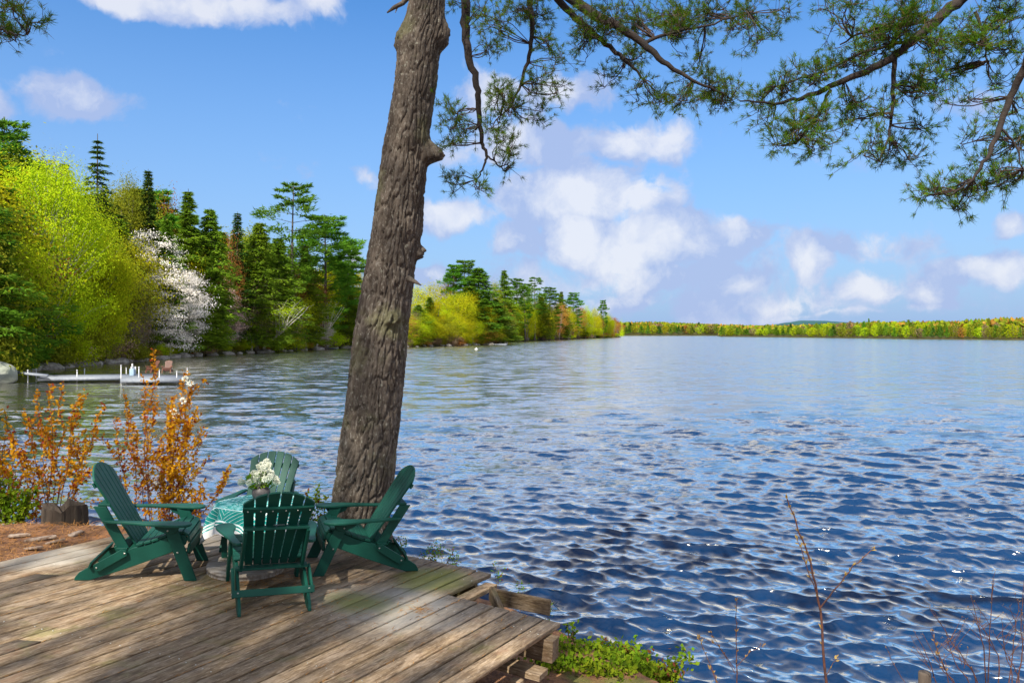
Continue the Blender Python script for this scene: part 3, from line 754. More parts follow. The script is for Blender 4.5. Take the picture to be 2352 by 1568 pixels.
for i in range(70):
    x = 850 + 570 * (i + r3.random()) / 70; D = float(np.interp(x, shx, shD)) * (1.015 + .05 * r3.random())
    yt = float(np.interp(x, [850, 1000, 1100, 1160, 1250, 1340, 1425], [680, 680, 665, 665, 690, 712, 735])) + r3.random() * 55
    pen(r3.choice(['yel1', 'yel2', 'lime2', 'oli2', 'hem1', 'ora1', 'hem2', 'yel1', 'bare']), x, yt, D, r3.uniform(40, 70) * 250 / D + 12)
for i in range(44):
    x = 930 + 490 * (i + r3.random()) / 44; D = float(np.interp(x, shx, shD)) * (1.006 + .012 * r3.random())
    yt = float(np.interp(x, [930, 1000, 1100, 1165, 1250, 1340, 1425], [705, 715, 730, 735, 715, 728, 745])) + r3.random() * 32
    pen(r3.choice(['yel1', 'yel2', 'lime2', 'lime3', 'yel1', 'ora1', 'oli2', 'lime2']), x, yt, D, r3.uniform(50, 80) * 250 / D)
for i in range(46):
    x = 860 + 560 * (i + r3.random()) / 46; D = float(np.interp(x, shx, shD)) + 1.5
    place(r3.choice(['bush2', 'bush4', 'bush1', 'bush2', 'bush3']), x, 0, D, h=r3.uniform(1.5, 3.6), label='low bush at the water edge of the wooded point', group='bushes along the wooded point')

# -- far shore : small trees, one mesh each
def mk_far(kind, cols, seed, h=18, w=9, n=420, leaf=1.1):
    r = np.random.default_rng(seed); b = MB()
    b.tube([[0, 0, 0], [0, 0, h * .9]], [.22, .05], 4, mi=0)
    z = r.random(n) ** .9
    if kind == 'con': rad = w / 2 * np.interp(z, [0, .15, 1], [.5, 1, .06]); zz = h * (.12 + .88 * z)
    elif kind == 'pine': rad = w / 2 * np.interp(z, [0, .4, .8, 1], [.4, 1, .7, .2]) * (.6 + .8 * (np.sin(z * 26) > 0)); zz = h * (.3 + .7 * z)
    else: rad = w / 2 * np.sqrt(np.clip(1 - (z * 2 - 1) ** 2, .05, 1)); zz = h * (.08 + .92 * z)
    a = r.random(n) * 6.283; q = rad * r.random(n) ** .4
    P = np.c_[np.cos(a) * q, np.sin(a) * q, zz]
    D = unit(r.normal(size=(n, 3)) * (1, 1, .6)) * leaf * (.6 + .8 * r.random((n, 1))); S = unit(np.cross(D, r.normal(size=(n, 3)))) * leaf * .42
    b.quads(P, D, S, 1); me = b.mesh('far_tree', False); me.materials.append(M['trunk']); me.materials.append(cols); return me, h, w
FT = dict(pine=mk_far('pine', M['hemlock'], 1), con=mk_far('con', M['pine'], 2, w=7), spr=mk_far('con', M['spruce'], 3, w=7), yel=mk_far('dec', M['yellow'], 4),
          lime=mk_far('dec', M['lime'], 5), oli=mk_far('dec', M['olive'], 6), ora=mk_far('dec', M['orange'], 7), brn=mk_far('dec', M['brush'], 8))
FL = dict(pine=('pine_tree', 'small distant pine on the far shore of the lake'), con=('conifer_tree', 'small distant green conifer on the far shore'), spr=('spruce_tree', 'small dark conifer on the far shore'),
          yel=('maple_tree', 'distant yellow tree on the far shore'), lime=('birch_tree', 'distant lime green tree on the far shore'), oli=('leafy_tree', 'distant olive green tree on the far shore'),
          ora=('budding_tree', 'distant orange tree on the far shore'), brn=('bare_tree', 'distant brown bare tree on the far shore'))
def fartree(k, x, D, H, wpx):
    me, h, w = FT[k]; X = (x - CX) * D / F; z = float(h_far(np.array([[X, D]]))[0]) - .2
    o = link(FL[k][0], me); o.location = (X, D, z); o.rotation_euler = (0, 0, random.random() * 6.28)
    s = wpx * D / F / w; o.scale = (s, s, H / h); tag(o, FL[k][1], 'tree', 'far shore ' + FL[k][0].replace('_', ' ') + 's')
r4 = random.Random(12)
fx = [1400, 1430, 1645, 1655, 1900, 2100, 2352, 2480]; fD = [1170, 1150, 1150, 860, 625, 492, 430, 405]
for row in range(4):
    n = (110, 74, 60, 44)[row]
    for i in range(n):
        x = 1405 + 1075 * (i + r4.random()) / n
        D = float(np.interp(x, fx, fD)) * (1.012 + .035 * row + .02 * r4.random())
        if row == 0: ytop = float(np.interp(x, [1400, 1650, 1700, 1900, 2352], [752, 752, 762, 756, 752])) - r4.random() * 9
        else: ytop = float(np.interp(x, [1400, 1500, 1640, 1760, 1860, 1880, 2000, 2120, 2180, 2260, 2352], [738, 740, 745, 749, 747, 738, 736, 740, 746, 738, 740])) + r4.random() * 10 - (6 if r4.random() > .85 else 0)
        X = (x - CX) * D / F; zb = float(h_far(np.array([[X, D]]))[0]); H = HC + (CY - ytop) * D / F - zb
        if H < 2: continue
        if 1640 < x < 1870 or (1870 <= x < 2160 and row < 3): ch = ['pine', 'con', 'pine', 'con', 'oli', 'spr', 'lime', 'pine', 'brn']
        else: ch = ['yel', 'lime', 'ora', 'oli', 'oli', 'spr', 'con', 'brn', 'oli', 'con']
        k = r4.choice(ch); fartree(k, x, D, H, r4.uniform(10, 17) if k in ('pine', 'con', 'spr') else r4.uniform(14, 24))
# wooded slopes behind the far shore read as one mass
def far_wood():
    r = np.random.default_rng(77); n = 26000; b = MB()
    x = r.uniform(1380, 2700, n); D = np.interp(x, fx, fD) * r.uniform(1.10, 1.55, n); X = (x - CX) * D / F
    z = h_far(np.c_[X, D]); y0 = np.interp(x, [1380, 1500, 1640, 1760, 1860, 2000, 2200, 2300, 2400, 2700], [742, 741, 747, 751, 750, 745, 744, 738, 738, 738])
    top = HC + (CY - y0) * D / F; zz = z + (top - z) * r.random(n) ** .6
    P = np.c_[X, D, zz]; Dd = unit(r.normal(size=(n, 3)) * (1, 1, .7)) * 4.0; S = unit(np.cross(Dd, r.normal(size=(n, 3)))) * 1.5
    b.quads(P[:13000], Dd[:13000], S[:13000], 0); b.quads(P[13000:20000], Dd[13000:20000], S[13000:20000], 1); b.quads(P[20000:], Dd[20000:], S[20000:], 2)
    o = link('forest', b.mesh('forest', False), [M['olive'], M['orange'], M['hemlock']]); tag(o, 'continuous spring woods behind the far shore trees', 'forest', kind='stuff')
far_wood()

# ---- rocks along the shore
def rockmesh(seed, sub=2):
    bm = bmesh.new(); bmesh.ops.create_icosphere(bm, subdivisions=sub, radius=1)
    V = np.array([v.co[:] for v in bm.verts]); d = .72 + .55 * fbm(V * 1.3 + seed * 3.1, seed, 3)
    for v, s in zip(bm.verts, d): v.co = v.co * float(s); v.co.z *= .7
    me = bpy.data.meshes.new('rock'); bm.to_mesh(me); bm.free(); me.materials.append(M['rock'])
    return me
RK = [rockmesh(i) for i in range(5)]
r5 = random.Random(3)
for i in range(64):
    if i < 44: x = -20 + 850 * (i + r5.random()) / 44; D = float(np.interp(x, sx, sD)) - .6 + r5.random() * 1.6; lab = 'grey rock at the water edge of the left shore'; g = 'rocks along the left shore'
    else: x = 930 + 235 * (i - 44 + r5.random()) / 20; D = float(np.interp(x, shx, shD)) + 6 * r5.random() - 2; lab = 'grey rock at the foot of the wooded point'; g = 'rocks of the wooded point'
    o = link('rock', r5.choice(RK)); o.location = ((x - CX) * D / F, D, .1); s = r5.uniform(.4, 1.25)
    o.scale = (s * r5.uniform(1, 1.7), s, s * .8); o.rotation_euler = (0, 0, r5.random() * 6); tag(o, lab, 'rock', g)
bo = link('boulder', rockmesh(9, 4)); bo.data.materials.clear(); bo.data.materials.append(M['boulder'])
p = G(-12, 880); bo.location = (p[0], p[1], .75); bo.scale = (1.45, 1.4, 1.5); tag(bo, 'large pale boulder in the shallows at the left edge beside the dock ramp', 'boulder')

# ================================================================== DECK
deck = empty('wooden_deck', (0, 0, 0))
tag(deck, 'weathered plank deck with a notched corner over the lake bank', 'deck')
UP = unit(np.array([DA, 0, 1.0]))
bolt_me = None
def board(k, s0, s1, up, near=-1.2, cut=None, dz=0., m=None, th=.038, gap=.0090):
    a0, d0 = seam_line(k + .0); a1, d1 = seam_line(k + 1.0)
    e0 = far_end(k, up); e1 = far_end(k + 1, up)
    def at_y(a, d, y): return a + d * (y - a[1]) / d[1]
    n0 = at_y(a0, d0, s0); n1 = at_y(a1, d1, s0)
    if s1 is not None: e0 = at_y(a0, d0, s1); e1 = at_y(a1, d1, s1)
    if k == 0 and s1 is None: pass
    c3 = lambda p: np.array([p[0], p[1], deck_z(p[0]) + dz])
    N0, N1, E0, E1 = map(c3, (n0, n1, e0, e1))
    o0 = (N0 + N1) / 2; dx = unit((E0 + E1) / 2 - o0); dy = unit(np.cross(UP, dx)); dzv = np.cross(dx, dy)
    B = np.stack([dx, dy, dzv], 1)
    loc = lambda p: (p - o0) @ B
    n0, n1, e0, e1 = map(loc, (N0, N1, E0, E1))
    jit = rng.normal() * .0012
    V = []
    nseg = 6
    for s in np.linspace(0, 1, nseg + 1):
        p = n0 + (e0 - n0) * s; q = n1 + (e1 - n1) * s; w = unit(q - p); c = .004
        p = p + w * (gap + rng.normal() * .0006); q = q - w * (gap + rng.normal() * .0006); zz = jit + rng.normal() * .0006
        for base, wx, z in ((p, 0, -c), (p, c, 0), ((p + q) / 2, 0, -.0015), (q, -c, 0), (q, 0, -c), (q, 0, -th + c), (q, -c, -th), (p, c, -th), (p, 0, -th + c)):
            V.append(base + w * wx + np.array([0, 0, z + zz]))
    b = MB(); n = 9
    i, j = np.meshgrid(np.arange(nseg), np.arange(n), indexing='ij')
    b.add(V, np.stack([i * n + j, i * n + (j + 1) % n, (i + 1) * n + (j + 1) % n, (i + 1) * n + j], -1).reshape(-1, 4))
    b.f.append(np.array([list(range(n))[::-1]])); b.m.append(np.zeros(1)); b.f.append(np.array([[nseg * n + q for q in range(n)]])); b.m.append(np.zeros(1))
    me = b.mesh('board', False)
    o = link('board', me, m or WOOD, deck)
    o.matrix_local = Matrix.Translation(Vector(o0)) @ Matrix(B.tolist()).to_4x4()
    return o
WOODP = woodmat('purple_grey_board', .72)
rb = random.Random(2)
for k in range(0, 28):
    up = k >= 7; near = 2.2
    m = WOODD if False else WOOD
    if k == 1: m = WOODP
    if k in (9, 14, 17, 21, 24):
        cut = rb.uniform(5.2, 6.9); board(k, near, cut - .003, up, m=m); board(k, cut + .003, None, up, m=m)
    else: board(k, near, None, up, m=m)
b = MB()
for k in range(0, 27):
    for fr in (.30, 1.7, 2.9, 4.1):
        for off in (.25, .75):
            a_, d_ = seam_line(k + off); e_ = far_end(k + off, k >= 7); p_ = e_ - d_ * (fr + rng.normal() * .008); z_ = deck_z(p_[0])
            b.tube([[p_[0], p_[1], z_ - .004], [p_[0], p_[1], z_ + .0012]], [.0055, .0045], 6, cap=True)
o = link('nails', b.mesh('nails', False), M['bolt'], deck)
# structure below
def beam(name, p, q, w, h, m=WOODD, parent=deck):
    p, q = np.array(p), np.array(q); dx = unit(q - p); dy = unit(np.cross([0, 0, 1.], dx)); dzv = np.cross(dx, dy); L = np.linalg.norm(q - p)
    me = slab([(0, -w / 2), (L, -w / 2), (L, w / 2), (0, w / 2)], h, ((1, 0, 0), (0, 1, 0), (0, 0, 1)), (0, 0, 0), .004)
    o = link(name, me, m, parent)
    o.matrix_local = Matrix.Translation(Vector(p)) @ Matrix(np.stack([dx, dy, dzv], 1).tolist()).to_4x4(); return o
def onseam(k, frac_from_end, up, dz):
    a, d = seam_line(k); e = far_end(k, up); p = e - d * frac_from_end; return np.array([p[0], p[1], deck_z(p[0]) + dz])
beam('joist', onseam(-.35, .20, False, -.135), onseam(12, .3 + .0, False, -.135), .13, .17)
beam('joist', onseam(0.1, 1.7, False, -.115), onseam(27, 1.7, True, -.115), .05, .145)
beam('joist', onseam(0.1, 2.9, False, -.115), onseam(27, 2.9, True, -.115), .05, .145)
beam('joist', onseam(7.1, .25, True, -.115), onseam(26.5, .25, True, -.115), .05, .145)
# notch: sunken ledger, leaning brace and header board
lg = beam('ledger', onseam(6.35, .62, False, -.052) , onseam(6.45, -.60, False, -.052), .125, .038, WOOD)
hp = deck_pt(1133, 1349); hq = deck_pt(1264, 1372)
hv = unit(hq - hp)
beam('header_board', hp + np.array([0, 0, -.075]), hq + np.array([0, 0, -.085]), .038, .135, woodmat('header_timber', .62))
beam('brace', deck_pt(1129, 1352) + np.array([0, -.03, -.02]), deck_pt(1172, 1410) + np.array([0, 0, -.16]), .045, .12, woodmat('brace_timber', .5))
# posts and cross timber under the corner
c0 = onseam(.2, .55, False, 0)
beam('cross_timber', onseam(2.5, .45, False, -.235), onseam(-.55, .45, False, -.235), .15, .05, WOOD)
for kk, ee, ww in ((.35, .62, .09), (1.2, 1.05, .14), (.2, 2.1, .12), (6.5, .3, .1)):
    q = onseam(kk, ee, kk > 7, -.24); g0 = ground_at(q[0], q[1]) - .2
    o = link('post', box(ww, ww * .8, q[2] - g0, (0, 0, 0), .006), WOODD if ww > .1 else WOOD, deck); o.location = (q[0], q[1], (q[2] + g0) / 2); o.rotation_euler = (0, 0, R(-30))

# ---- needle litter on the bank and in the seams
def litter():
    r = np.random.default_rng(9); n = 26000
    X = r.uniform(-9.5, -2.6, n); Y = r.uniform(6.2, 10.2, n)
    a, dd = seam_line(27.9); nrm = np.array([-dd[1], dd[0]]); left = (np.c_[X, Y] - a) @ nrm
    k = left > -.02; X, Y = X[k], Y[k]; n = len(X)
    Z = near_h(np.c_[X, Y]) + .006 + r.random(n) * .02
    D = unit(np.c_[r.normal(size=(n, 2)), r.normal(size=n) * .25]) * r.uniform(.04, .11, (n, 1)); S = unit(np.cross(D, [0, 0, 1.])) * .0035
    b = MB(); b.tris(np.c_[X, Y, Z], D, S)
    lm = leafmat('dead_pine_needles', (.22, .075, .025), (.42, .20, .08), .1, patch=3, c3=(.10, .05, .03))
    tag(link('pine_needle_litter', b.mesh('litter', False), lm), 'brown pine needles scattered over the ground beside the deck', 'leaf litter', kind='stuff')
    b = MB()
    for kk in range(1, 28):
        a, d = seam_line(kk); e = far_end(kk, kk > 7); L = np.linalg.norm(e - a) + 1.2; m = int(11 * L * (.3 + 1.2 * r.random()))
        s = r.uniform(-1.2, L - 1.2, m) ; c = .5 + .5 * np.sin(s * (2 + r.random()) + r.random() * 6); s = s[c > r.random(m)]; m = len(s)
        p = a + d * s[:, None] + r.normal(size=(m, 2)) * .005
        P = np.c_[p, deck_z(p[:, 0]) + .001]; D = unit(np.c_[d[0] + r.normal(size=m) * .25, d[1] + r.normal(size=m) * .25, np.abs(r.normal(size=m)) * .02]) * r.uniform(.03, .08, (m, 1))
        b.tris(P, D, unit(np.cross(D, [0, 0, 1.])) * .003)
    for (px, py, sg, m) in ((610, 1325, .25, 380), (560, 1330, .1, 100), (960, 1398, .07, 60), (740, 1400, .3, 60), (850, 1390, .4, 60)):
        c = deck_pt(px, py); p = c[:2] + r.normal(size=(m, 2)) * sg
        D = unit(np.c_[r.normal(size=(m, 2)), np.abs(r.normal(size=m)) * .05]) * r.uniform(.03, .08, (m, 1))
        b.tris(np.c_[p, deck_z(p[:, 0]) + .003], D, unit(np.cross(D, [0, 0, 1.])) * .003)
    o = link('pine_needles', b.mesh('needles', False), lm); tag(o, 'dry brown pine needles lying in the gaps between the deck boards', 'pine needles', kind='stuff')
litter()

# ================================================================== CHAIRS
GR = M['green']
SIDE = ((0, 1, 0), (0, 0, 1), (1, 0, 0)); Y0 = -.48
def make_chair(mt=GR, fine=True, bolts=True):
    root = empty('adirondack_chair')
    P = lambda pts: [(y + Y0, z) for y, z in pts]
    def part(name, me, m=mt): return link(name, me, m, root)
    st = P([(0, .0), (.115, 0), (.30, .062), (.50, .135), (.70, .215), (.80, .255), (.855, .30), (.868, .345), (.85, .378), (.80, .388), (.70, .362), (.60, .315), (.50, .285),
            (.44, .272), (.33, .215), (.20, .150), (.08, .095), (.03, .062), (.004, .025)])
    for s in (-1, 1): part('side_rail', slab(st, .024, SIDE, (s * .262, 0, 0)))
    lg = P([(.865, 0), (.965, 0), (.775, .475), (.665, .475)])
    br = P([(.60, .475), (.82, .475), (.80, .445), (.765, .405), (.70, .405), (.62, .44)])
    for s in (-1, 1):
        part('front_leg', slab(lg, .026, SIDE, (s * .290, 0, 0)))
        part('arm_bracket', slab(br, .022, SIDE, (s * .315, 0, 0)))
    arm = [(.255, .20), (.290, .19), (.318, .23), (.345, .40), (.385, .58), (.415, .72), (.418, .80), (.40, .86), (.36, .90), (.31, .905), (.275, .88), (.258, .82), (.262, .72), (.285, .60), (.287, .45), (.270, .30)]
    for s in (-1, 1):
        pts = [(s * x, y + Y0) for x, y in arm]
        if s < 0: pts = pts[::-1]
        part('arm', slab(pts, .022, ((1, 0, 0), (0, 1, -.015), (0, 0, 1)), (0, 0, .492), .005))
    # seat slats along a contoured path
    path = np.array([(.880, .315), (.872, .372), (.825, .402), (.762, .395), (.700, .374), (.640, .347), (.580, .322), (.520, .304), (.462, .290)])
    for i in range(len(path) - 1):
        a, b = path[i], path[i + 1]; c = (a + b) / 2; d = unit(b - a); nn = np.array([-d[1], d[0]]) * -1; L = np.linalg.norm(b - a) - .006
        half = .285 if i > 1 else .275
        me = slab([(-half, -L / 2), (half, -L / 2), (half, L / 2), (-half, L / 2)], .020, ((1, 0, 0), (0, d[0], d[1]), (0, nn[0], nn[1])), (0, c[0] + Y0, c[1] + .006), .003)
        part('seat_slat', me)
    ap = [(-.275, .285), (-.275, .25), (-.22, .245), (-.19, .215), (.19, .215), (.22, .245), (.275, .25), (.275, .285), (.275, .33), (-.275, .33)]
    part('apron', slab(ap, .022, ((1, 0, 0), (0, .12, .99), (0, 1, 0)), (0, .845 + Y0, -.02)))
    # fan back: six slats, arched top
    bt = np.array([.455 + Y0, .262]); tp = np.array([.045 + Y0, .930]); bd = unit(tp - bt); bn = np.array([bd[1], -bd[0]]); L = np.linalg.norm(tp - bt)
    def W_(v): return .205 + (.278 - .205) * v / (L * .86)
    def topv(x): return L - .118 * (abs(x) / .278) ** 2.1
    for i in range(6):
        f0, f1 = -1 + i / 3, -1 + (i + 1) / 3; g = .0055
        pts = [(f0 * W_(0) + g, 0), (f1 * W_(0) - g, 0)]
        xs = np.linspace(f1, f0, 5)
        for j, f in enumerate(xs):
            v = topv(f * .278); x = f * W_(v) + (-g if j == 0 else g if j == 4 else 0); pts.append((x, v))
        cur = .022 * (1 - ((i - 2.5) / 2.5) ** 2)
        part('back_slat', slab(pts, .019, ((1, 0, 0), (0, bd[0], bd[1]), (0, bn[0], bn[1])), (0, bt[0] - cur * .0, bt[1]), .003))
    # curved bar behind the top
    xs = np.linspace(-.272, .272, 9); arc = [(x, -.030 - .012 * (1 - (x / .272) ** 2)) for x in xs] + [(x, -.014) for x in xs[::-1]]
    v = L * .80; o3 = (0, bt[0] + bd[0] * v, bt[1] + bd[1] * v)
    part('top_rail', slab(arc, .045, ((1, 0, 0), (0, bn[0], bn[1]), (0, bd[0], bd[1])), o3, .002))
    v = L * .54; o3 = (0, bt[0] + bd[0] * v - bn[0] * .052, .622)
    part('middle_rail', box(.50, .095, .020, o3))
    for s in (-1, 1):
        part('back_support', slab(P([(.325, .24), (.405, .262), (.205, .61), (.105, .61)]), .022, SIDE, (s * .238, 0, 0)))
    part('lower_rail', box(.565, .085, .020, (0, .355 + Y0, .262)))
    lk = P([(.145, .135), (.165, .085), (.20, .085), (.405, .215), (.395, .258), (.36, .268)])
    for s in (-1, 1): part('folding_link', slab(lk, .018, SIDE, (s * .300, 0, 0)))
    part('rear_stretcher', slab([(-.312, -.028), (.312, -.028), (.312, .028), (-.312, .028)], .018, ((1, 0, 0), (0, .35, .94), (0, .94, -.35)), (0, .125 + Y0, .135)))
    if bolts:
        b = MB()
        def bolt(x, y, z, ax):
            ax = np.array(ax, float); c = np.array([x, y + Y0, z]); b.tube([c, c + ax * .004], [.0085, .0065], 8, cap=True)
        for s in (-1, 1):
            for (y, z, x) in ((.715, .43, .327), (.80, .24, .304), (.385, .235, .310), (.175, .115, .310), (.235, .492, .252 if False else .250)): bolt(s * x, y, z, (s, 0, 0))
            bolt(s * .27, .12, .142, (0, -1, -.1))
        for x in (-.235, -.14, -.05, .05, .14, .235):
            q = bt + bd * (L * .80) - bn * .043; b.tube([np.array([x, q[0], q[1]]), np.array([x, q[0] - .004, q[1]])], [.006, .005], 6, cap=True)
        link('bolts', b.mesh('bolts'), M['bolt'], root)
    return root
def put(o, x, y, yaw):
    o.matrix_world = Matrix.Translation((x, y, deck_z(x) + .001)) @ Matrix.Rotation(math.atan(DA), 4, 'Y') @ Matrix.Rotation(R(yaw), 4, 'Z')
ch = make_chair(); put(ch, -3.225, 6.874, -78); CG = 'green adirondack chairs around the small table'
tag(ch, 'green adirondack chair at the left, seen from the side and facing right', 'chair', CG)
c2 = copy_tree(ch); put(c2, -2.015, 6.469, 23.6); tag(c2, 'green adirondack chair nearest the camera, seen from behind', 'chair', CG)
c3 = copy_tree(ch); put(c3, -1.418, 7.414, 109.6); tag(c3, 'green adirondack chair at the right in front of the big pine trunk', 'chair', CG)
c4 = copy_tree(ch); put(c4, -2.55, 7.98, 182); c4.scale = (.93, .93, .92); tag(c4, 'green adirondack chair behind the table, facing the camera', 'chair', CG)
lp = link('maker_plate', box(.085, .028, .003, (.0, .0, .0), .0005), simple('engraved_plate', (.45, .47, .46), .4, (.08, .1, .1), 160), c2)
lp.matrix_parent_inverse = Matrix(); lp.location = (.02, .262 + Y0 - .04, .635)

# ---- round wooden lid on the deck
q = deck_pt(566, 1302)
lid = link('wooden_disc', None) if False else None
b = MB(); th = np.linspace(0, 2 * np.pi, 49)[:-1]; rr_ = .335 * (1 + .015 * np.sin(3 * th + 1))
prof = [(.0, .052), (.5, .0525), (.96, .052), (1, .047), (1.0, .028), (.97, .026), (.985, .0)]
V = np.array([[np.cos(t) * r * s, np.sin(t) * r * s, z] for s, z in prof for t, r in zip(th, rr_)])
n = 48; i, j = np.meshgrid(np.arange(len(prof) - 1), np.arange(n), indexing='ij')
b.add(V, np.stack([i * n + j, (i + 1) * n + j, (i + 1) * n + (j + 1) % n, i * n + (j + 1) % n], -1).reshape(-1, 4))
ld = link('wooden_disc', b.mesh('disc', False), simple('bleached_disc_wood', (.46, .42, .37), .8, (.20, .16, .12), 6, .002, 60, stretch=(1, 8, 1)))
ld.matrix_world = Matrix.Translation((-2.40, 7.05, deck_z(-2.40) + .001)) @ Matrix.Rotation(math.atan(DA), 4, 'Y'); tag(ld, 'round bleached wooden disc lying on the deck under the table', 'wooden disc')

# ---- table, cloth, vase, flowers
TX, TY = -2.36, 7.30; TZ = deck_z(TX); TH = .555
tb = empty('side_table', (TX, TY, TZ))
tag(tb, 'small round green table hidden under a teal cloth between the chairs', 'table')
b = MB(); b.tube([[0, 0, TH - .03], [0, 0, TH - .006]], [.37, .37], 40, cap=True); link('table_top', b.mesh('top', False), GR, tb)
for ang in (25, 115, 200, 290):
    a = R(ang); o = link('leg', box(.05, .025, TH - .02, (0, 0, 0)), GR, tb); o.location = (math.cos(a) * .30, math.sin(a) * .30, (TH - .03) / 2); o.rotation_euler = (0, 0, a)
def cloth():
    na, nr = 180, 34; rt = .385; S2 = .60; V = []; UV = []
    for i in range(nr + 1):
        for j in range(na):
            a = 2 * np.pi * j / na; ca, sa = math.cos(a), math.sin(a)
            aa = a + R(28); m = max(abs(math.cos(aa)), abs(math.sin(aa))); edge = S2 / m; edge = min(edge, .74)
            if sa > .55: edge = min(edge, .50)
            f = i / nr; s = f * edge
            if s < rt: x, z = s, 0.0; fold = 0
            else:
                d = s - rt; x = rt + .022 * (1 - math.exp(-d * 12)); z = -(d - .02 * (1 - math.exp(-d * 20))); fold = min(1, d / .12)
                x += fold * (.028 * math.sin(a * 9 + 1.3 * math.sin(a * 2)) + .016 * math.sin(a * 17 + 2) + d * .22)
            V.append((x * ca, x * sa, TH + .002 + z + (.002 * math.sin(9 * x * ca) if s < rt else 0)))
            UV.append((s * math.cos(aa) / S2, s * math.sin(aa) / S2))
    n = na; i, j = np.meshgrid(np.arange(nr), np.arange(n), indexing='ij')
    q = np.stack([i * n + j, (i + 1) * n + j, (i + 1) * n + (j + 1) % n, i * n + (j + 1) % n], -1).reshape(-1, 4)
    b = MB(); b.add(V, q); me = b.mesh('cloth'); ul = me.uv_layers.new(name='UVMap'); UV = np.array(UV)
    li = np.empty(len(me.loops), np.int32); me.loops.foreach_get('vertex_index', li); ul.data.foreach_set('uv', UV[li].astype(np.float32).ravel())
    m, t, o = mat('teal_printed_cloth'); p = N(t, 'ShaderNodeBsdfPrincipled'); p.inputs['Roughness'].default_value = .85; p.inputs['Specular IOR Level'].default_value = .2
    uv = N(t, 'ShaderNodeUVMap'); sp = N(t, 'ShaderNodeSeparateXYZ'); t.links.new(uv.outputs[0], sp.inputs[0])
    au, av = mth(t, 'ABSOLUTE', sp.outputs[0]), mth(t, 'ABSOLUTE', sp.outputs[1]); mx = mth(t, 'MAXIMUM', au, av); mn = mth(t, 'MINIMUM', au, av)
    nz = noise(t, uv.outputs[0], 9, 5, .6)
    col = mixc(t, ramp(t, nz, .47, .56), (.010, .27, .25), (.22, .58, .56))
    fl = noise(t, uv.outputs[0], 26, 4, .6); col = mixc(t, mth(t, 'MULTIPLY', ramp(t, fl, .58, .64), ramp(t, mx, .60, .5)), col, (.80, .86, .84))
    # chevron border with fine white lines
    ph = mth(t, 'ADD', mth(t, 'MULTIPLY', mn, 13), mth(t, 'MULTIPLY', mx, 13)); tri = mth(t, 'PINGPONG', ph, .5)
    band = mth(t, 'MULTIPLY', ramp(t, mx, .585, .59), ramp(t, mx, .80, .795))
    col = mixc(t, band, col, (.008, .22, .20))
    col = mixc(t, mth(t, 'MULTIPLY', band, ramp(t, tri, .45, .475)), col, (.75, .84, .82))
    for e in (.58, .82, .865): col = mixc(t, ramp(t, mth(t, 'ABSOLUTE', mth(t, 'SUBTRACT', mx, e)), .013, .009), col, (.78, .85, .84))
    col = mixc(t, ramp(t, mx, .895, .90), col, (.74, .74, .75))
    t.links.new(col, p.inputs['Base Color']); t.links.new(p.outputs[0], o.inputs[0])
    ob = link('tablecloth', me, m); ob.location = (TX, TY, TZ); tag(ob, 'teal and white printed cloth with a white hem draped over the small table', 'tablecloth')
cloth()
VX, VY = W(600, 1140, 7.36)[0], 7.36; VZ = TZ + TH + .006
b = MB(); pr = [(.0, .0), (.045, .0), (.075, .03), (.085, .065), (.078, .10), (.055, .125), (.050, .14), (.044, .14), (.04, .12)]
V = np.array([[math.cos(t) * r, math.sin(t) * r, z] for r, z in pr for t in th]); i, j = np.meshgrid(np.arange(len(pr) - 1), np.arange(48), indexing='ij')
b.add(V, np.stack([i * 48 + j, i * 48 + (j + 1) % 48, (i + 1) * 48 + (j + 1) % 48, (i + 1) * 48 + j], -1).reshape(-1, 4))
vs = link('vase', b.mesh('vase'), M['vase']); vs.location = (VX, VY, VZ); tag(vs, 'round dark stone vase holding white flowers on the teal cloth', 'vase')
fb = empty('flower_bouquet', (VX, VY, VZ + .12)); tag(fb, 'loose bunch of small white flowers in the dark vase', 'flowers')
r = np.random.default_rng(4); sm = MB(); bl = MB(); lv = MB()
heads = []
for _ in range(34):
    q = r.normal(size=3) * (.062, .045, .052) + (.02, -.01, .115); heads.append((q, r.uniform(.018, .032)))
for q in ((-.18, -.03, .07), (-.20, 0, .04), (-.165, -.01, .05), (.15, 0, .07), (.165, -.02, .05), (.13, .01, .09)): heads.append((np.array(q), r.uniform(.016, .024)))
for c, s in heads:
    sm.tube(branch_curve(np.array([0, 0, -.08]), c, r, .02, 5, .04), .0022, 4)
    n = int(620 * (s / .055) ** 1.4); d = rdir(n, r); P = c + d * s * (.5 + .5 * r.random((n, 1))); D = unit(d + r.normal(size=(n, 3)) * .6) * .011; bl.quads(P, D, unit(np.cross(D, r.normal(size=(n, 3)))) * .005)
n = 260; d = rdir(n, r) * (1, 1, .6); P = np.array([-.02, 0, .07]) + d * (.10, .08, .10); D = unit(d + r.normal(size=(n, 3)) * .5) * .04; lv.quads(P, D, unit(np.cross(D, r.normal(size=(n, 3)))) * .009)
link('stem', sm.mesh('stems'), M['bright'], fb); link('blossom', bl.mesh('blossom', False), M['flower'], fb); link('leaf', lv.mesh('leaf', False), M['bright'], fb)

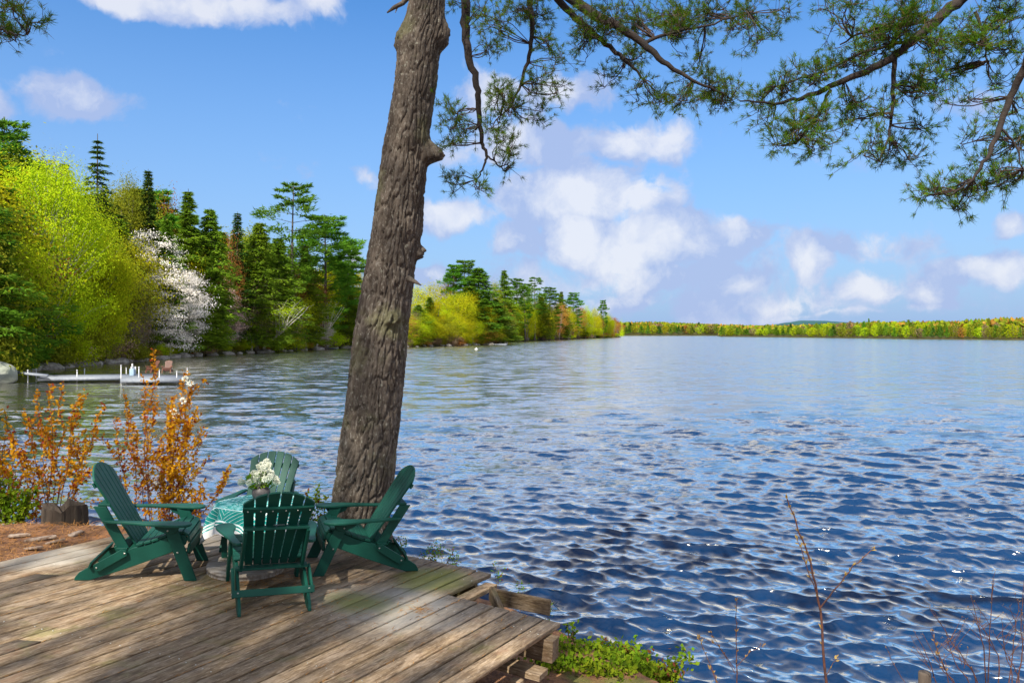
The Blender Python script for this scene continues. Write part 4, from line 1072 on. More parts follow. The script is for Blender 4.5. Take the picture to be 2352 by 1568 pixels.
# ================================================================== BIG PINE
TD = 8.35
prof_px = [(-900, 1262 + 150, 1262 + 190), (-300, 1256, 1352), (0, 1228, 1335), (60, 1216, 1330), (125, 1196, 1322), (190, 1189, 1316), (268, 1181, 1308), (360, 1164, 1295), (446, 1150, 1285), (558, 1134, 1275),
           (700, 1115, 1263), (801, 1096, 1246), (1002, 1061, 1224), (1203, 1037, 1205), (1404, 1010, 1187), (1538, 990, 1171), (1600, 976, 1174), (1650, 955, 1190), (1700, 925, 1215)]
prof_px[0] = (-900, 1372, 1448)
yy = np.array([p[0] for p in prof_px]) / 1.30612; xl = np.array([p[1] for p in prof_px]) / 1.30612; xr = np.array([p[2] for p in prof_px]) / 1.30612
zz = HC - (yy - CY) * TD / F; xc = ((xl + xr) / 2 - CX) * TD / F; rd = (xr - xl) / 2 * TD / F
o_ = np.argsort(zz); zz, xc, rd = zz[o_], xc[o_], rd[o_]
def trunk_at(z): return np.interp(z, zz, xc), np.interp(z, zz, rd)
pine = empty('pine_tree', (float(xc[0]), TD, float(zz[0]))); tag(pine, 'big leaning pine trunk with deeply furrowed bark behind the chairs', 'tree')
def big_trunk():
    n = 200; zs = np.concatenate([np.linspace(zz[0] - .2, 7.7, 560), np.linspace(7.75, zz[-1], 60)])
    th = np.linspace(0, 2 * np.pi, n, endpoint=False); X0, R0 = trunk_at(zs)
    T, Z = np.meshgrid(th, zs); Rr = R0[:, None] * np.ones_like(T)
    # elongated bark plates: voronoi in (arc, z)
    ncell = 18; cy = .115
    wx = fbm(np.c_[np.cos(T.ravel()) * 2.5, np.sin(T.ravel()) * 2.5, Z.ravel() * 2.2], 21, 3).reshape(T.shape) - .5
    wz = fbm(np.c_[np.cos(T.ravel()) * 5, np.sin(T.ravel()) * 5, Z.ravel() * 5], 22, 2).reshape(T.shape) - .5
    def plates(ncell, cy, s):
        u = T / (2 * np.pi) * ncell + wx * 1.5 * ncell / 18 + .25 * np.sin(Z * 4.1); v = Z / cy + wz * 1.2
        iu, iv = np.floor(u).astype(np.int64), np.floor(v).astype(np.int64); F1 = np.full(T.shape, 9.); F2 = np.full(T.shape, 9.)
        for a in (-1, 0, 1):
            for b_ in (-1, 0, 1):
                ci = (iu + a); cj = iv + b_; cm = np.mod(ci, ncell)
                px = ci + .15 + .7 * hash3(cm, cj, cm * 0, s); py = cj + .1 + .8 * hash3(cm, cj, cm * 0 + 1, s)
                d = np.sqrt((u - px) ** 2 + (.75 * (v - py)) ** 2); F2 = np.minimum(F2, np.maximum(F1, d)); F1 = np.minimum(F1, d)
        return np.clip((F2 - F1) / .26, 0, 1)
    pl = plates(30, .30, 31); pl2 = plates(52, .10, 33)
    fn = fbm(np.c_[np.cos(T.ravel()) * 14, np.sin(T.ravel()) * 14, Z.ravel() * 16], 25, 3).reshape(T.shape)
    lump = fbm(np.c_[np.cos(T.ravel()) * 1.5, np.sin(T.ravel()) * 1.5, Z.ravel() * 1.6], 27, 2).reshape(T.shape) - .5
    smooth = np.clip((Z - 5.0) / 2.2, 0, 1) * .35
    disp = (pl ** .8 - 1) * .036 * (1 - smooth) + (pl2 ** .7 - 1) * .007 + (fn - .5) * .020 + lump * .03
    # old branch collars: (angle deg, z, size, out)
    def zpx(y): return HC - (y / 1.30612 - CY) * TD / F
    for ang, z0, s, out in ((0, zpx(470), .10, .17), (2, zpx(765), .07, .10), (-62, zpx(962), .07, .075), (5, zpx(118), .15, .085), (178, zpx(128), .14, .05), (20, zpx(690), .14, .02), (-100, zpx(150), .08, .03), (-80, zpx(430), .12, .02)):
        a = R(ang); dT = np.arctan2(np.sin(T - a), np.cos(T - a)) * Rr; dz = (Z - z0); dz = np.where(dz > 0, dz * .75, dz * 1.5)
        q = (dT ** 2 + dz ** 2) / s ** 2; disp = disp + out * np.exp(-q ** 1.3) * (1 + .5 * (fn - .5))
        if s < .08: disp = disp - out * .9 * np.exp(-q * 9)
    RR = Rr + disp
    X = X0[:, None] + np.cos(T) * RR; Y = TD + np.sin(T) * RR
    V = np.stack([X - xc[0], Y - TD, Z - zz[0]], -1).reshape(-1, 3)
    m = len(zs); i, j = np.meshgrid(np.arange(m - 1), np.arange(n), indexing='ij')
    b = MB(); b.add(V, np.stack([i * n + j, i * n + (j + 1) % n, (i + 1) * n + (j + 1) % n, (i + 1) * n + j], -1).reshape(-1, 4))
    link('trunk', b.mesh('trunk'), M['bark'], pine)
big_trunk()
PO = np.array([xc[0], TD, zz[0]])
# broken stubs
b = MB(); b.tube([W(945, -15, TD) - PO, W(925, 8, TD) - PO, W(905, 18, TD) - PO, W(889, 30, TD) - PO], [.035, .026, .022, .008], 7); b.tube([W(915, 12, TD) - PO, W(908, 30, TD) - PO], [.012, .004], 5)
link('broken_stub', b.mesh('stub'), M['bark'], pine)
b = MB(); b.tube([W(938, 640, 8.1) - PO, W(955, 648, 8.0) - PO, W(967, 655, 7.95) - PO], [.035, .02, .006], 7); link('broken_stub', b.mesh('stub'), M['bark'], pine)
def boughs(root, PO, limbs, clusters, D0, seed, tufts=1.0, nl=.060, name='branch', needle_w=.0025, jD=.45):
    r = np.random.default_rng(seed); wood = MB(); nd = MB(); allp = []
    for L in limbs:
        pts = np.array([W(p[0], p[1], p[2] if len(p) > 3 else D0) for p in L]); rad = np.array([p[-1] for p in L])
        t = np.linspace(0, len(pts) - 1, (len(pts) - 1) * 5 + 1); sm = np.stack([np.interp(t, range(len(pts)), pts[:, i]) for i in range(3)], 1)
        sm[1:-1] = (sm[:-2] + sm[1:-1] * 2 + sm[2:]) / 4; sm += r.normal(size=sm.shape) * .006; rr2 = np.interp(t, range(len(pts)), rad)
        bm_ = MB(); bm_.tube(sm - PO, rr2, 8); link(name, bm_.mesh('limb'), M['limb'], root); allp.append(np.c_[sm, rr2])
    allp = np.concatenate(allp); TP, TDv = [], []
    for (x, y, rx, ry, dn) in clusters:
        cD = D0 + r.normal() * jD * .5; c = W(x, y, cD); sx_, sz_ = rx * cD / F, ry * cD / F
        d = np.linalg.norm((allp[:, :3] - c) * (1, .6, 1), axis=1) + allp[:, 3] * 2; a = allp[np.argmin(d), :3]
        ntw = max(3, int(6.5 * dn * (rx * ry / 1200) ** .5))
        for q in range(ntw):
            rad_ = np.sqrt(r.random()); an = r.random() * 6.28
            e = c + np.array([math.cos(an) * rad_ * sx_, r.normal() * jD * .5, math.sin(an) * rad_ * sz_])
            mid = c + (e - c) * .25 + r.normal(size=3) * .02; P = np.array([a, a + (mid - a) * .55 + r.normal(size=3) * .035, mid, mid + (e - mid) * .55 + r.normal(size=3) * .03, e])
            t = np.linspace(0, 4, 13); P = np.stack([np.interp(t, range(5), P[:, i]) for i in range(3)], 1); P[1:-1] = (P[:-2] + P[1:-1] + P[2:]) / 3; P += r.normal(size=P.shape) * .004
            wood.tube(P - PO, np.linspace(.0055, .0020, len(P)), 4)
            # side twiglets with tufts
            for s in range(int(7 * tufts)):
                k = r.integers(5, 13); o = P[min(k, 12)]; dv = unit(P[min(k, 12)] - P[min(k, 12) - 1] + r.normal(size=3) * .5 + np.array([0, 0, .25])); l = r.uniform(.05, .17)
                tip = o + dv * l; wood.tube([o - PO, tip - PO], [.0028, .0018], 3); 
                TP.append(tip); TDv.append(dv)
                if r.random() < .35: TP.append(o + dv * l * .6); TDv.append(dv)
            TP.append(P[-1]); TDv.append(unit(P[-1] - P[-2]))
    TP, TDv = np.array(TP), np.array(TDv); m = 17
    P = np.repeat(TP, m, 0); D = unit(np.repeat(TDv, m, 0) + r.normal(size=P.shape) * .62) * nl * r.uniform(.6, 1.15, (len(P), 1))
    P = P - PO + r.normal(size=P.shape) * .008 ; S = unit(np.cross(D, r.normal(size=P.shape))) * needle_w
    nd.tris(P, D, S); link('twigs', wood.mesh('twigs'), M['twig'], root); link('needles', nd.mesh('needles', False), M['near_needles'], root)
limbs = [[(990, -330, TD, .07), (1050, -150, TD - .2, .06), (1071, 0, TD - .4, .047), (1068, 65, TD - .45, .043), (1076, 130, TD - .5, .038), (1097, 195, TD - .5, .032), (1100, 262, TD - .5, .026), (1107, 330, TD - .5, .02), (1119, 357, TD - .5, .014), (1112, 385, TD - .5, .010), (1096, 412, TD - .5, .007)],
         [(1119, 357, TD - .5, .010), (1142, 378, TD - .5, .008), (1165, 395, TD - .5, .005)],
         [(1180, -160, TD - .3, .05), (1218, -20, TD - .5, .03), (1222, 60, TD - .5, .024), (1216, 130, TD - .5, .020), (1196, 195, TD - .5, .014), (1166, 250, TD - .5, .009), (1140, 275, TD - .5, .005)],
         [(1150, -200, TD - .3, .06), (1255, -30, TD - .6, .045), (1300, 20, TD - .6, .035), (1352, 66, TD - .7, .03), (1402, 110, TD - .7, .024), (1440, 140, TD - .8, .018), (1480, 185, TD - .8, .009)],
         [(1150, -210, TD - .3, .07), (1290, -20, TD - .8, .055), (1350, 25, TD - .8, .05), (1420, 62, TD - .9, .042), (1480, 100, TD - .9, .034), (1520, 140, TD - 1, .026), (1590, 185, TD - 1, .016), (1660, 215, TD - 1, .008)],
         [(1480, 100, TD - .9, .02), (1540, 75, TD - .9, .014), (1620, 60, TD - 1, .010), (1720, 30, TD - 1, .006)]]
cl = [(1050, 262, 45, 22, 1), (1035, 290, 30, 18, .8), (1070, 305, 30, 25, .8), (1145, 330, 22, 9, .9), (1040, 325, 30, 12, .8), (1172, 385, 22, 10, .8), (1045, 425, 32, 18, 1.1), (1098, 428, 26, 14, 1),
      (1150, 210, 50, 30, 1.1), (1165, 255, 55, 26, 1), (1130, 285, 35, 22, .8), (1240, 195, 50, 22, 1.1), (1290, 205, 28, 16, 1), (1225, 262, 40, 20, .6), (1170, 345, 0, 0, .1) , (1140, 60, 45, 38, 1.1), (1125, 98, 28, 18, 1.1), (1060, 15, 35, 14, .6), (1110, 30, 22, 30, .7),
      (1225, 45, 40, 40, 1.3), (1255, 95, 30, 28, 1.1), (1190, 15, 60, 22, 1.1), (1280, 140, 16, 22, .6), (1340, 95, 45, 55, 1.1), (1390, 55, 60, 45, 1.3), (1460, 50, 70, 45, 1.5), (1540, 90, 60, 42, 1.4), (1555, 30, 90, 38, 1.6), (1630, 35, 70, 40, 1.6),
      (1440, 140, 50, 28, 1.0), (1400, 185, 30, 18, .7), (1500, 235, 45, 28, 1.0), (1560, 235, 60, 22, 1.1), (1625, 205, 50, 32, 1.8), (1660, 235, 40, 26, 1.2), (1600, 150, 40, 26, .8), (1720, 40, 50, 28, 1.0), (1735, 95, 24, 20, .7), (1690, 75, 40, 24, 1), (1470, 205, 30, 30, .6), (1800, 25, 40, 22, .7), (1770, 90, 28, 10, .5)]
boughs(pine, PO, limbs, cl, TD - .7, 51)
# second pine, standing outside the frame to the right, whose limbs reach into the view
RX, RY = 6.6, 4.6; rz = ground_at(RX, RY) - .2
pr_ = empty('pine_tree', (RX, RY, rz)); tag(pr_, 'pine whose long limbs reach in from the upper right over the lake', 'tree')
b = MB(); zs_ = np.linspace(0, 14, 20); b.tube(np.c_[np.sin(zs_ * .3) * .08, zs_ * 0, zs_], np.interp(zs_, [0, .6, 14], [.38, .30, .16]), 20); link('trunk', b.mesh('trunk'), M['bark'], pr_)
PO2 = np.array([RX, RY, rz])
D2 = 6.4
def attach(zh): X, Y = RX, RY; return ((X / Y) * F + CX, CY - (zh - HC) / Y * F, Y)
a1 = attach(7.6); a2 = attach(6.9)
limbs2 = [[(*a1, .075), (2420, -170, 5.6, .06), (2290, -70, 6.2, .052), (2205, 0, D2, .046), (2150, 48, D2, .040), (2098, 92, D2, .036), (2060, 128, D2, .032), (1992, 165, D2, .027), (1905, 200, D2, .022), (1842, 225, D2, .017), (1785, 240, D2, .012), (1700, 232, D2, .006)],
          [(2055, 130, D2, .022), (2050, 230, D2, .016), (2045, 300, D2, .011), (2020, 370, D2, .006)], [(1905, 205, D2, .014), (1890, 250, D2, .011), (1850, 300, D2, .009), (1830, 330, D2, .005)],
          [(2150, 50, D2, .016), (2000, 65, D2, .012), (1930, 100, D2, .006)],
          [(2100, 90, D2, .014), (1980, 120, D2, .012), (1880, 170, D2, .009), (1780, 200, D2, .005)],
          [(*a2, .06), (2500, -60, 5.2, .045), (2400, 40, 5.6, .036), (2352, 155, 5.9, .03), (2322, 222, 6, .026), (2296, 292, 6, .022), (2272, 350, 6, .017), (2238, 410, 6, .010), (2190, 445, 6, .006)],
          [(2296, 292, 6, .010), (2330, 330, 6, .008), (2350, 390, 6, .004)], [(2240, 30, D2, .014), (2262, 80, D2, .010), (2265, 140, D2, .006)]]
cl2 = [(1950, 150, 60, 30, 1.1), (1870, 180, 50, 26, 1.1), (1800, 212, 50, 28, 1.2), (1750, 235, 36, 22, 1.0), (1990, 80, 50, 40, 1.2), (2020, 125, 45, 36, 1.3), (2090, 40, 70, 40, 1.3), (2140, 110, 60, 40, 1.1), (2190, 165, 60, 30, 1.4), (2245, 95, 45, 45, 1.0), (2300, 40, 50, 50, 1.4), (2330, 110, 30, 40, 1),
       (1820, 300, 50, 26, 1.1), (1870, 275, 40, 26, 1.0), (1875, 330, 50, 24, 1.1), (1790, 335, 26, 14, .8), (1950, 285, 50, 26, .8), (1960, 240, 50, 22, .7), (2030, 250, 40, 26, .7), (1980, 350, 45, 18, .9), (2060, 345, 46, 26, 1.2), (2075, 375, 26, 16, .8), (2130, 300, 40, 16, .7), (2110, 210, 60, 34, 1.3), (2200, 240, 40, 20, .6), (1770, 285, 24, 16, .6), (2210, 90, 40, 40, 1), (2060, 70, 60, 40, 1.2), (1940, 45, 50, 26, .8), (1890, 10, 40, 14, .5)]
cl3 = [(2150, 438, 38, 20, 1.2), (2205, 438, 50, 26, 1.4), (2270, 425, 45, 22, 1.1), (2325, 415, 36, 20, 1.2), (2300, 335, 36, 28, .8), (2235, 375, 28, 24, .7), (2330, 255, 36, 36, .9), (2215, 330, 36, 16, .6), (2190, 485, 14, 16, .7), (2345, 330, 20, 40, .9), (2280, 195, 30, 20, .5)]
boughs(pr_, PO2, limbs2, cl2 + cl3, D2, 52)
# twig tip hanging in from a tree left of the frame
lt = empty('pine_tree', (-8.2, 5.5, ground_at(-8.2, 5.5) - .1)); tag(lt, 'pine with a small branch tip showing at the top left corner', 'tree'); PO3 = np.array(lt.location)
b = MB(); b.tube(np.c_[0 * zs_, 0 * zs_, zs_], np.interp(zs_, [0, .6, 14], [.30, .24, .10]), 16); link('trunk', b.mesh('trunk'), M['bark'], lt)
boughs(lt, PO3, [[(-8.2 / 5.5 * F + CX, 765 - 3.6 / 5.5 * F, 5.5, .04), (-300, -60, 6, .02), (-60, 55, 6, .012), (0, 68, 6, .009), (40, 84, 6, .006), (62, 80, 6, .004)]], [(18, 30, 26, 18, .9), (52, 20, 12, 10, .6), (72, 60, 18, 10, .9), (40, 88, 20, 14, .8), (5, 75, 20, 14, .6)], 6, 53, nl=.07)

# ================================================================== SHRUBS NEAR THE DECK
def shrub(name, base, tips, leafm, stemm, seed, label, cat='shrub', leaf=.048, dens=1.1, rad=.007, start=.35, spread=.05, group=None, side=3, quadw=.33):
    r = np.random.default_rng(seed); root = empty(name, tuple(base)); st = MB(); lf = MB(); PP, DD = [], []
    for tp in tips:
        tp = np.array(tp); o = np.array([r.normal() * .05, r.normal() * .05, 0]); P = branch_curve(base + o, tp, r, 0, 8, .03); P[1:-1, 2] += .0
        L = np.linalg.norm(tp - base); st.tube(P - base, np.linspace(rad, rad * .3, 8), 5)
        segs = [(P, L)]
        for s in range(side):
            k = r.uniform(.35, .8) * 7; i0 = int(k); a = P[i0] + (P[i0 + 1] - P[i0]) * (k - i0); e = a + unit(tp - base + r.normal(size=3) * .5 * L) * L * r.uniform(.15, .32)
            Q = branch_curve(a, e, r, 0, 4, .04); st.tube(Q - base, np.linspace(rad * .45, rad * .2, 4), 3); segs.append((Q, L * .3))
        for Q, l in segs:
            m = int(dens * l * 85); t = start + (1 - start) * r.random(m) ** .7 if l == L else .2 + .8 * r.random(m); t = t * (len(Q) - 1); i0 = np.minimum(t.astype(int), len(Q) - 2)
            p = Q[i0] + (Q[i0 + 1] - Q[i0]) * (t - i0)[:, None]; PP.append(p + r.normal(size=p.shape) * spread * .35); DD.append(unit(r.normal(size=p.shape) + (0, 0, .35)))
    P = np.concatenate(PP); D = np.concatenate(DD) * leaf * r.uniform(.6, 1.25, (len(P), 1)); lf.quads(P - base, D, unit(np.cross(D, r.normal(size=P.shape))) * leaf * quadw)
    link('stem', st.mesh('stems'), stemm, root); link('foliage', lf.mesh('foliage', False), leafm, root); tag(root, label, cat, group); return root
D = 9.4; gb = lambda x, y, D: W(x, y, D)
def bs(x, D): X = (x - CX) * D / F; return np.array([X, D, ground_at(X, D) - .03])
shrub('shrub', bs(125, D), [gb(x, y, D + d) for x, y, d in ((85, 900, 0), (118, 882, .1), (145, 880, 0), (185, 905, .1), (60, 960, .2), (20, 985, 0), (165, 950, -.1), (225, 985, .1), (200, 1010, 0), (100, 985, .2), (-20, 1040, .1), (40, 1030, -.2), (240, 930, .2), (70, 1065, 0))], M['amber'], M['redtwig'], 61, 'amber leaved shrub behind the stump at the left', dens=.75, side=3)
shrub('shrub', bs(10, 9.6), [gb(x, y, 9.6 + d) for x, y, d in ((-40, 950, 0), (10, 940, .1), (30, 1000, 0), (-10, 1010, .1), (55, 1060, .2))], M['amber'], M['redtwig'], 62, 'amber leaved shrub cut by the left edge of the view', dens=.8)
D = 9.9
shrub('shrub', bs(365, D), [gb(x, y, D + d) for x, y, d in ((395, 930, 0), (425, 850, .1), (440, 880, 0), (430, 960, .1), (385, 980, .2), (450, 940, 0), (410, 1010, .1), (460, 1010, .2), (375, 1050, 0), (300, 960, .2), (400, 905, .1), (470, 1100, 0), (530, 1070, .1))], M['amber'], M['redtwig'], 63, 'tall amber leaved shrub with a few white flowers behind the left chair', dens=1.0, side=4)
shrub('shrub', bs(335, D - .1), [gb(x, y, D - .1 + d) for x, y, d in ((352, 800, 0), (330, 905, .1), (285, 900, 0), (310, 1000, .1), (265, 960, .1))], M['amber'], M['redtwig'], 64, 'slender amber shrub with one tall shoot crossing the dock', dens=.75, side=2)
# a few white flowers in the tall shrub
fl = empty('flower_cluster', tuple(gb(430, 940, 9.9))); b = MB(); r = np.random.default_rng(6)
for x, y in ((425, 870), (437, 880), (405, 955), (398, 945), (360, 1105), (420, 920), (340, 1090)):
    c = gb(x, y, 9.85) - np.array(fl.location); n = 46; d = rdir(n, r); D_ = unit(d) * .03; b.quads(c + d * .02, D_, unit(np.cross(D_, r.normal(size=(n, 3)))) * .008)
link('blossom', b.mesh('b', False), M['flower'], fl); tag(fl, 'few white star shaped flowers among the amber leaves', 'flowers')
shrub('shrub', bs(30, 9.1), [gb(x, y, 9.1) for x, y in ((0, 1100), (30, 1090), (55, 1130), (80, 1120), (10, 1140), (-30, 1110), (60, 1160))], M['bright'], M['redtwig'], 65, 'low bright green plant at the left edge behind the stump', leaf=.06, start=.2, side=3)
shrub('shrub', bs(735, 8.9), [gb(x, y, 8.9) for x, y in ((705, 1130), (730, 1120), (748, 1140), (712, 1165), (745, 1180), (730, 1200), (700, 1200))], M['mixleaf'], M['redtwig'], 66, 'small yellow green shrub between the front chair and the pine trunk', leaf=.045, start=.15, side=3)
for i, (x, yt, D_, lab) in enumerate(((918, 1232, 8.7, 'tiny leafy sprig behind the right chair'), (1000, 1245, 9.0, 'thin weed at the far edge of the deck right of the chair'), (1040, 1262, 9.0, 'reddish weed tuft at the far deck edge'), (985, 1262, 9.0, 'lowest weed tuft behind the rear leg of the right chair'),
                                     (1138, 1290, 7.9, 'thin dry weed stalk left of the header board'), (1195, 1330, 7.7, 'pair of thin stalks behind the header board'), (1262, 1380, 7.4, 'weed stalk at the end of the header board'))):
    X = (x - CX) * D_ / F; bz = np.array([X, D_, ground_at(X, D_)]); shrub('weed', bz, [gb(x + dx, yt + abs(dx) * .6, D_) for dx in ((-10, 0, 12) if i < 4 else (-2, 6))], M['mixleaf'], M['twig'], 70 + i, lab, 'weed', leaf=.028, start=.55, side=2, rad=.003, dens=.8 if i < 4 else .35)
# leafy green bushes under the corner of the deck
for i, (x, y, D_, s, m) in enumerate(((1290, 1500, 7.3, .45, 'bright'), (1380, 1500, 7.5, .42, 'mixleaf'), (1460, 1510, 7.6, .38, 'mixleaf'), (1340, 1530, 6.9, .45, 'bright'), (1430, 1545, 7.0, .4, 'bright'), (1500, 1540, 7.4, .34, 'mixleaf'), (1260, 1540, 6.8, .4, 'bright'))):
    c = gb(x, y, D_); r = np.random.default_rng(90 + i); tips = [c + np.array([r.normal() * s * .42, r.normal() * s * .3, r.uniform(-.10, .04)]) for _ in range(26)]
    bz = np.array([c[0], c[1], ground_at(c[0], c[1]) - .02]); shrub('bush', bz, tips, M[m], M['redtwig'], 90 + i, ('bright green bush' if m == 'bright' else 'green bush with drooping reddish leaves') + (' under the corner of the deck', ' in the row of bushes right of the deck posts', ' farthest right below the deck corner, by the water', ' at the bottom edge close to the deck post', ' at the bottom edge in the middle of the bushes', ' at the tip of the bush row beside the water', ' partly hidden by the deck post')[i], 'bush', leaf=.055, dens=1.7, start=.1, side=2, rad=.004, spread=.12)
shrub('shrub', bs(1310, 7.4), [gb(x, y, 7.4) for x, y in ((1300, 1432), (1312, 1428), (1320, 1440))], M['bright'], M['redtwig'], 99, 'light green sprig poking up beside the beam end', leaf=.045, start=.6, side=1, dens=.6)

# ---- budding saplings and bare shrub in the right foreground
def sapling(name, root_px, D_, segs, label, seed, budm='bud', cat='sapling', bud=.035, every=.09, group=None):
    r = np.random.default_rng(seed); X = (root_px - CX) * D_ / F; base = np.array([X, D_, ground_at(X, D_) - .05]); root = empty(name, tuple(base)); st = MB(); P_, D2_ = [], []
    for pts, r0, r1 in segs:
        P = np.array([gb(x, y, D_) if y is not None else base for x, y in pts]); t = np.linspace(0, len(P) - 1, (len(P) - 1) * 4 + 1); Q = np.stack([np.interp(t, range(len(P)), P[:, i]) for i in range(3)], 1)
        Q[1:-1] = (Q[:-2] + Q[1:-1] * 2 + Q[2:]) / 4; Q[1:-1] += r.normal(size=Q[1:-1].shape) * .003; st.tube(Q - base, np.linspace(r0, r1, len(Q)), 6)
        L = np.linalg.norm(np.diff(Q, axis=0), axis=1).sum(); m = int(L / every); s = (.3 + .7 * np.sort(r.random(m))) * (len(Q) - 1); i0 = np.minimum(s.astype(int), len(Q) - 2); p = Q[i0]; d = unit(Q[-1] - Q[0])
        for q in p: P_.append(q); D2_.append(unit(d + r.normal(size=3) * .45))
        for _ in range(4): P_.append(Q[-1] + r.normal(size=3) * .006); D2_.append(unit(d + r.normal(size=3) * .35))
    P, D3 = np.array(P_), np.array(D2_) * bud * r.uniform(.5, 1.2, (len(P_), 1)); lf = MB()
    for _ in range(2): lf.quads(P - base, D3, unit(np.cross(D3, r.normal(size=P.shape))) * bud * .17)
    link('stem', st.mesh('stem'), M['redtwig'], root); link('buds', lf.mesh('buds', False), M[budm], root); tag(root, label, cat, group)
sapling('sapling', 1905, 5.6, [([(1905, None), (1898, 1568), (1885, 1400), (1862, 1290), (1835, 1220), (1808, 1145)], .011, .004), ([(1884, 1395), (1925, 1345), (1960, 1300), (2002, 1262)], .006, .003), ([(1880, 1370), (1855, 1310), (1838, 1255), (1832, 1240)], .004, .002), ([(1895, 1555), (1910, 1530), (1918, 1512)], .003, .002)],
        'tall forked sapling with swelling buds in the right foreground', 101, bud=.038, every=.045)
sapling('sapling', 1692, 6.2, [([(1692, None), (1692, 1540), (1690, 1450), (1692, 1382)], .006, .002), ([(1692, 1530), (1720, 1500), (1748, 1480)], .003, .002), ([(1688, 1535), (1650, 1480), (1610, 1462)], .003, .002), ([(1688, 1545), (1660, 1500), (1632, 1450)], .003, .0015)], 'short budding sapling left of the tall forked one', 102, bud=.034, every=.06)
sapling('sapling', 1660, 6.0, [([(1660, None), (1645, 1560), (1620, 1500), (1605, 1465)], .004, .002), ([(1650, 1568), (1632, 1535)], .003, .0015)], 'small leaning bud twig at the bottom left of the saplings', 103, bud=.034, every=.06)
segs = [([(2090, None), (2060, 1540), (2035, 1485)], .003, .0015)]
rs = random.Random(4)
for (x0, y0, x1, y1) in ((2255, 1568, 2135, 1395), (2230, 1568, 2170, 1440), (2270, 1560, 2280, 1330), (2262, 1500, 2230, 1370), (2320, 1568, 2340, 1380), (2330, 1568, 2300, 1420), (2200, 1568, 2120, 1455), (2150, 1568, 2100, 1450), (2352, 1500, 2352, 1335), (2300, 1520, 2225, 1395), (2240, 1540, 2150, 1470), (2345, 1568, 2280, 1450)):
    mx_, my_ = (x0 + x1) / 2 + rs.uniform(-14, 14), (y0 + y1) / 2 + rs.uniform(-10, 20)
    segs.append(([(2270, None), (x0, y0), (mx_, my_), (x1, y1)], .0055, .0016))
    for _ in range(4):
        t = rs.uniform(.2, .9); ax, ay = x0 + (x1 - x0) * t, y0 + (y1 - y0) * t; segs.append(([(ax, ay), (ax + rs.uniform(-45, 45), ay - rs.uniform(20, 60))], .0024, .001))
sapling('bare_shrub', 2270, 5.9, segs, 'tangled bare shrub with tiny buds in the bottom right corner', 104, bud=.014, every=.08, cat='shrub')
sapling('sapling', 2210, 5.7, [([(2210, None), (2180, 1560), (2150, 1480), (2140, 1450)], .004, .002), ([(2190, 1568), (2165, 1530), (2155, 1500)], .003, .002)], 'thin bud twig left of the bare shrub at the bottom edge', 105)
pp = gb(2124, 1545, 6.0); gz = ground_at(pp[0], pp[1]); b = MB(); b.tube([[0, 0, 0], [0, 0, pp[2] - gz], [0, 0, pp[2] - gz + .01]], [.048, .046, .040], 14, cap=True); o = link('fence_post', b.mesh('post', False), M['post']); o.location = (pp[0], pp[1], gz); tag(o, 'short round wooden post top at the bottom right edge', 'post')

# ---- stump and sticks on the bank
def stump():
    c = bs(150, 9.0); n = 64; th = np.linspace(0, 2 * np.pi, n, endpoint=False); zs = np.linspace(0, .44, 20); T, Z = np.meshgrid(th, zs)
    f = fbm(np.c_[np.cos(T.ravel()) * 5, np.sin(T.ravel()) * 5, Z.ravel() * 2.5], 41, 4).reshape(T.shape); Rr = .20 + .17 * np.exp(-Z / .10) * (.6 + .5 * np.sin(T * 5 + 1)) + (f - .5) * .10 + .02 * (Z > .2)
    Zt = Z * (1 + .22 * (vnoise(np.c_[np.cos(th) * 3, np.sin(th) * 3, 0 * th], 4) - .5))[None, :]
    V = np.stack([np.cos(T) * Rr, np.sin(T) * Rr, Zt], -1).reshape(-1, 3); i, j = np.meshgrid(np.arange(19), np.arange(n), indexing='ij')
    b = MB(); b.add(V, np.stack([i * n + j, i * n + (j + 1) % n, (i + 1) * n + (j + 1) % n, (i + 1) * n + j], -1).reshape(-1, 4))
    top = V[19 * n:20 * n] ; inner = np.c_[top[:, :2] * .45, top[:, 2] - .06 - .05 * rng.random(n)]; b.add(np.r_[top, inner, [[0, 0, .30]]], [[k, (k + 1) % n, n + (k + 1) % n, n + k] for k in range(n)]); b.f.append(np.array([[b.n - 1 - n + k, b.n - 1 - n + (k + 1) % n, b.n - 1] for k in range(n)])); b.m.append(np.zeros(n))
    o = link('tree_stump', b.mesh('stump'), simple('weathered_stump', (.085, .062, .045), .9, (.025, .018, .012), 5, .02, 25, stretch=(1, 1, .15))); o.location = tuple(c); tag(o, 'weathered tree stump on the bank behind the left chair', 'stump')
stump()
r6 = np.random.default_rng(66)
for i, (x, y, L, lab) in enumerate(((95, 1222, .30, 'pale flat piece of bark on the needle covered ground'), (128, 1232, .18, 'curled bark scrap just right of the pale flat piece'), (75, 1248, .22, 'brown bark scrap lying nearer the deck'), (45, 1212, .2, 'small bark scrap left of the pale flat piece'), (175, 1215, .16, 'small dark bark scrap closest to the left chair'))):
    c = deck_pt(x, y); z = ground_at(c[0], c[1]) + .02; pts = [(-L / 2, -.03), (-.05, -.045), (L / 2, -.02), (L / 2.4, .03), (0, .04), (-L / 2.2, .025)]
    o = link('bark_piece', slab(pts, .02, ((1, 0, 0), (0, 1, 0), (0, .1, 1)), (0, 0, 0), .004), simple('dry_bark', (.36, .28, .22), .9, (.14, .09, .06), 20)); o.location = (c[0], c[1], z); o.rotation_euler = (r6.normal() * .15, r6.normal() * .15, r6.random() * 3); tag(o, lab, 'bark piece')

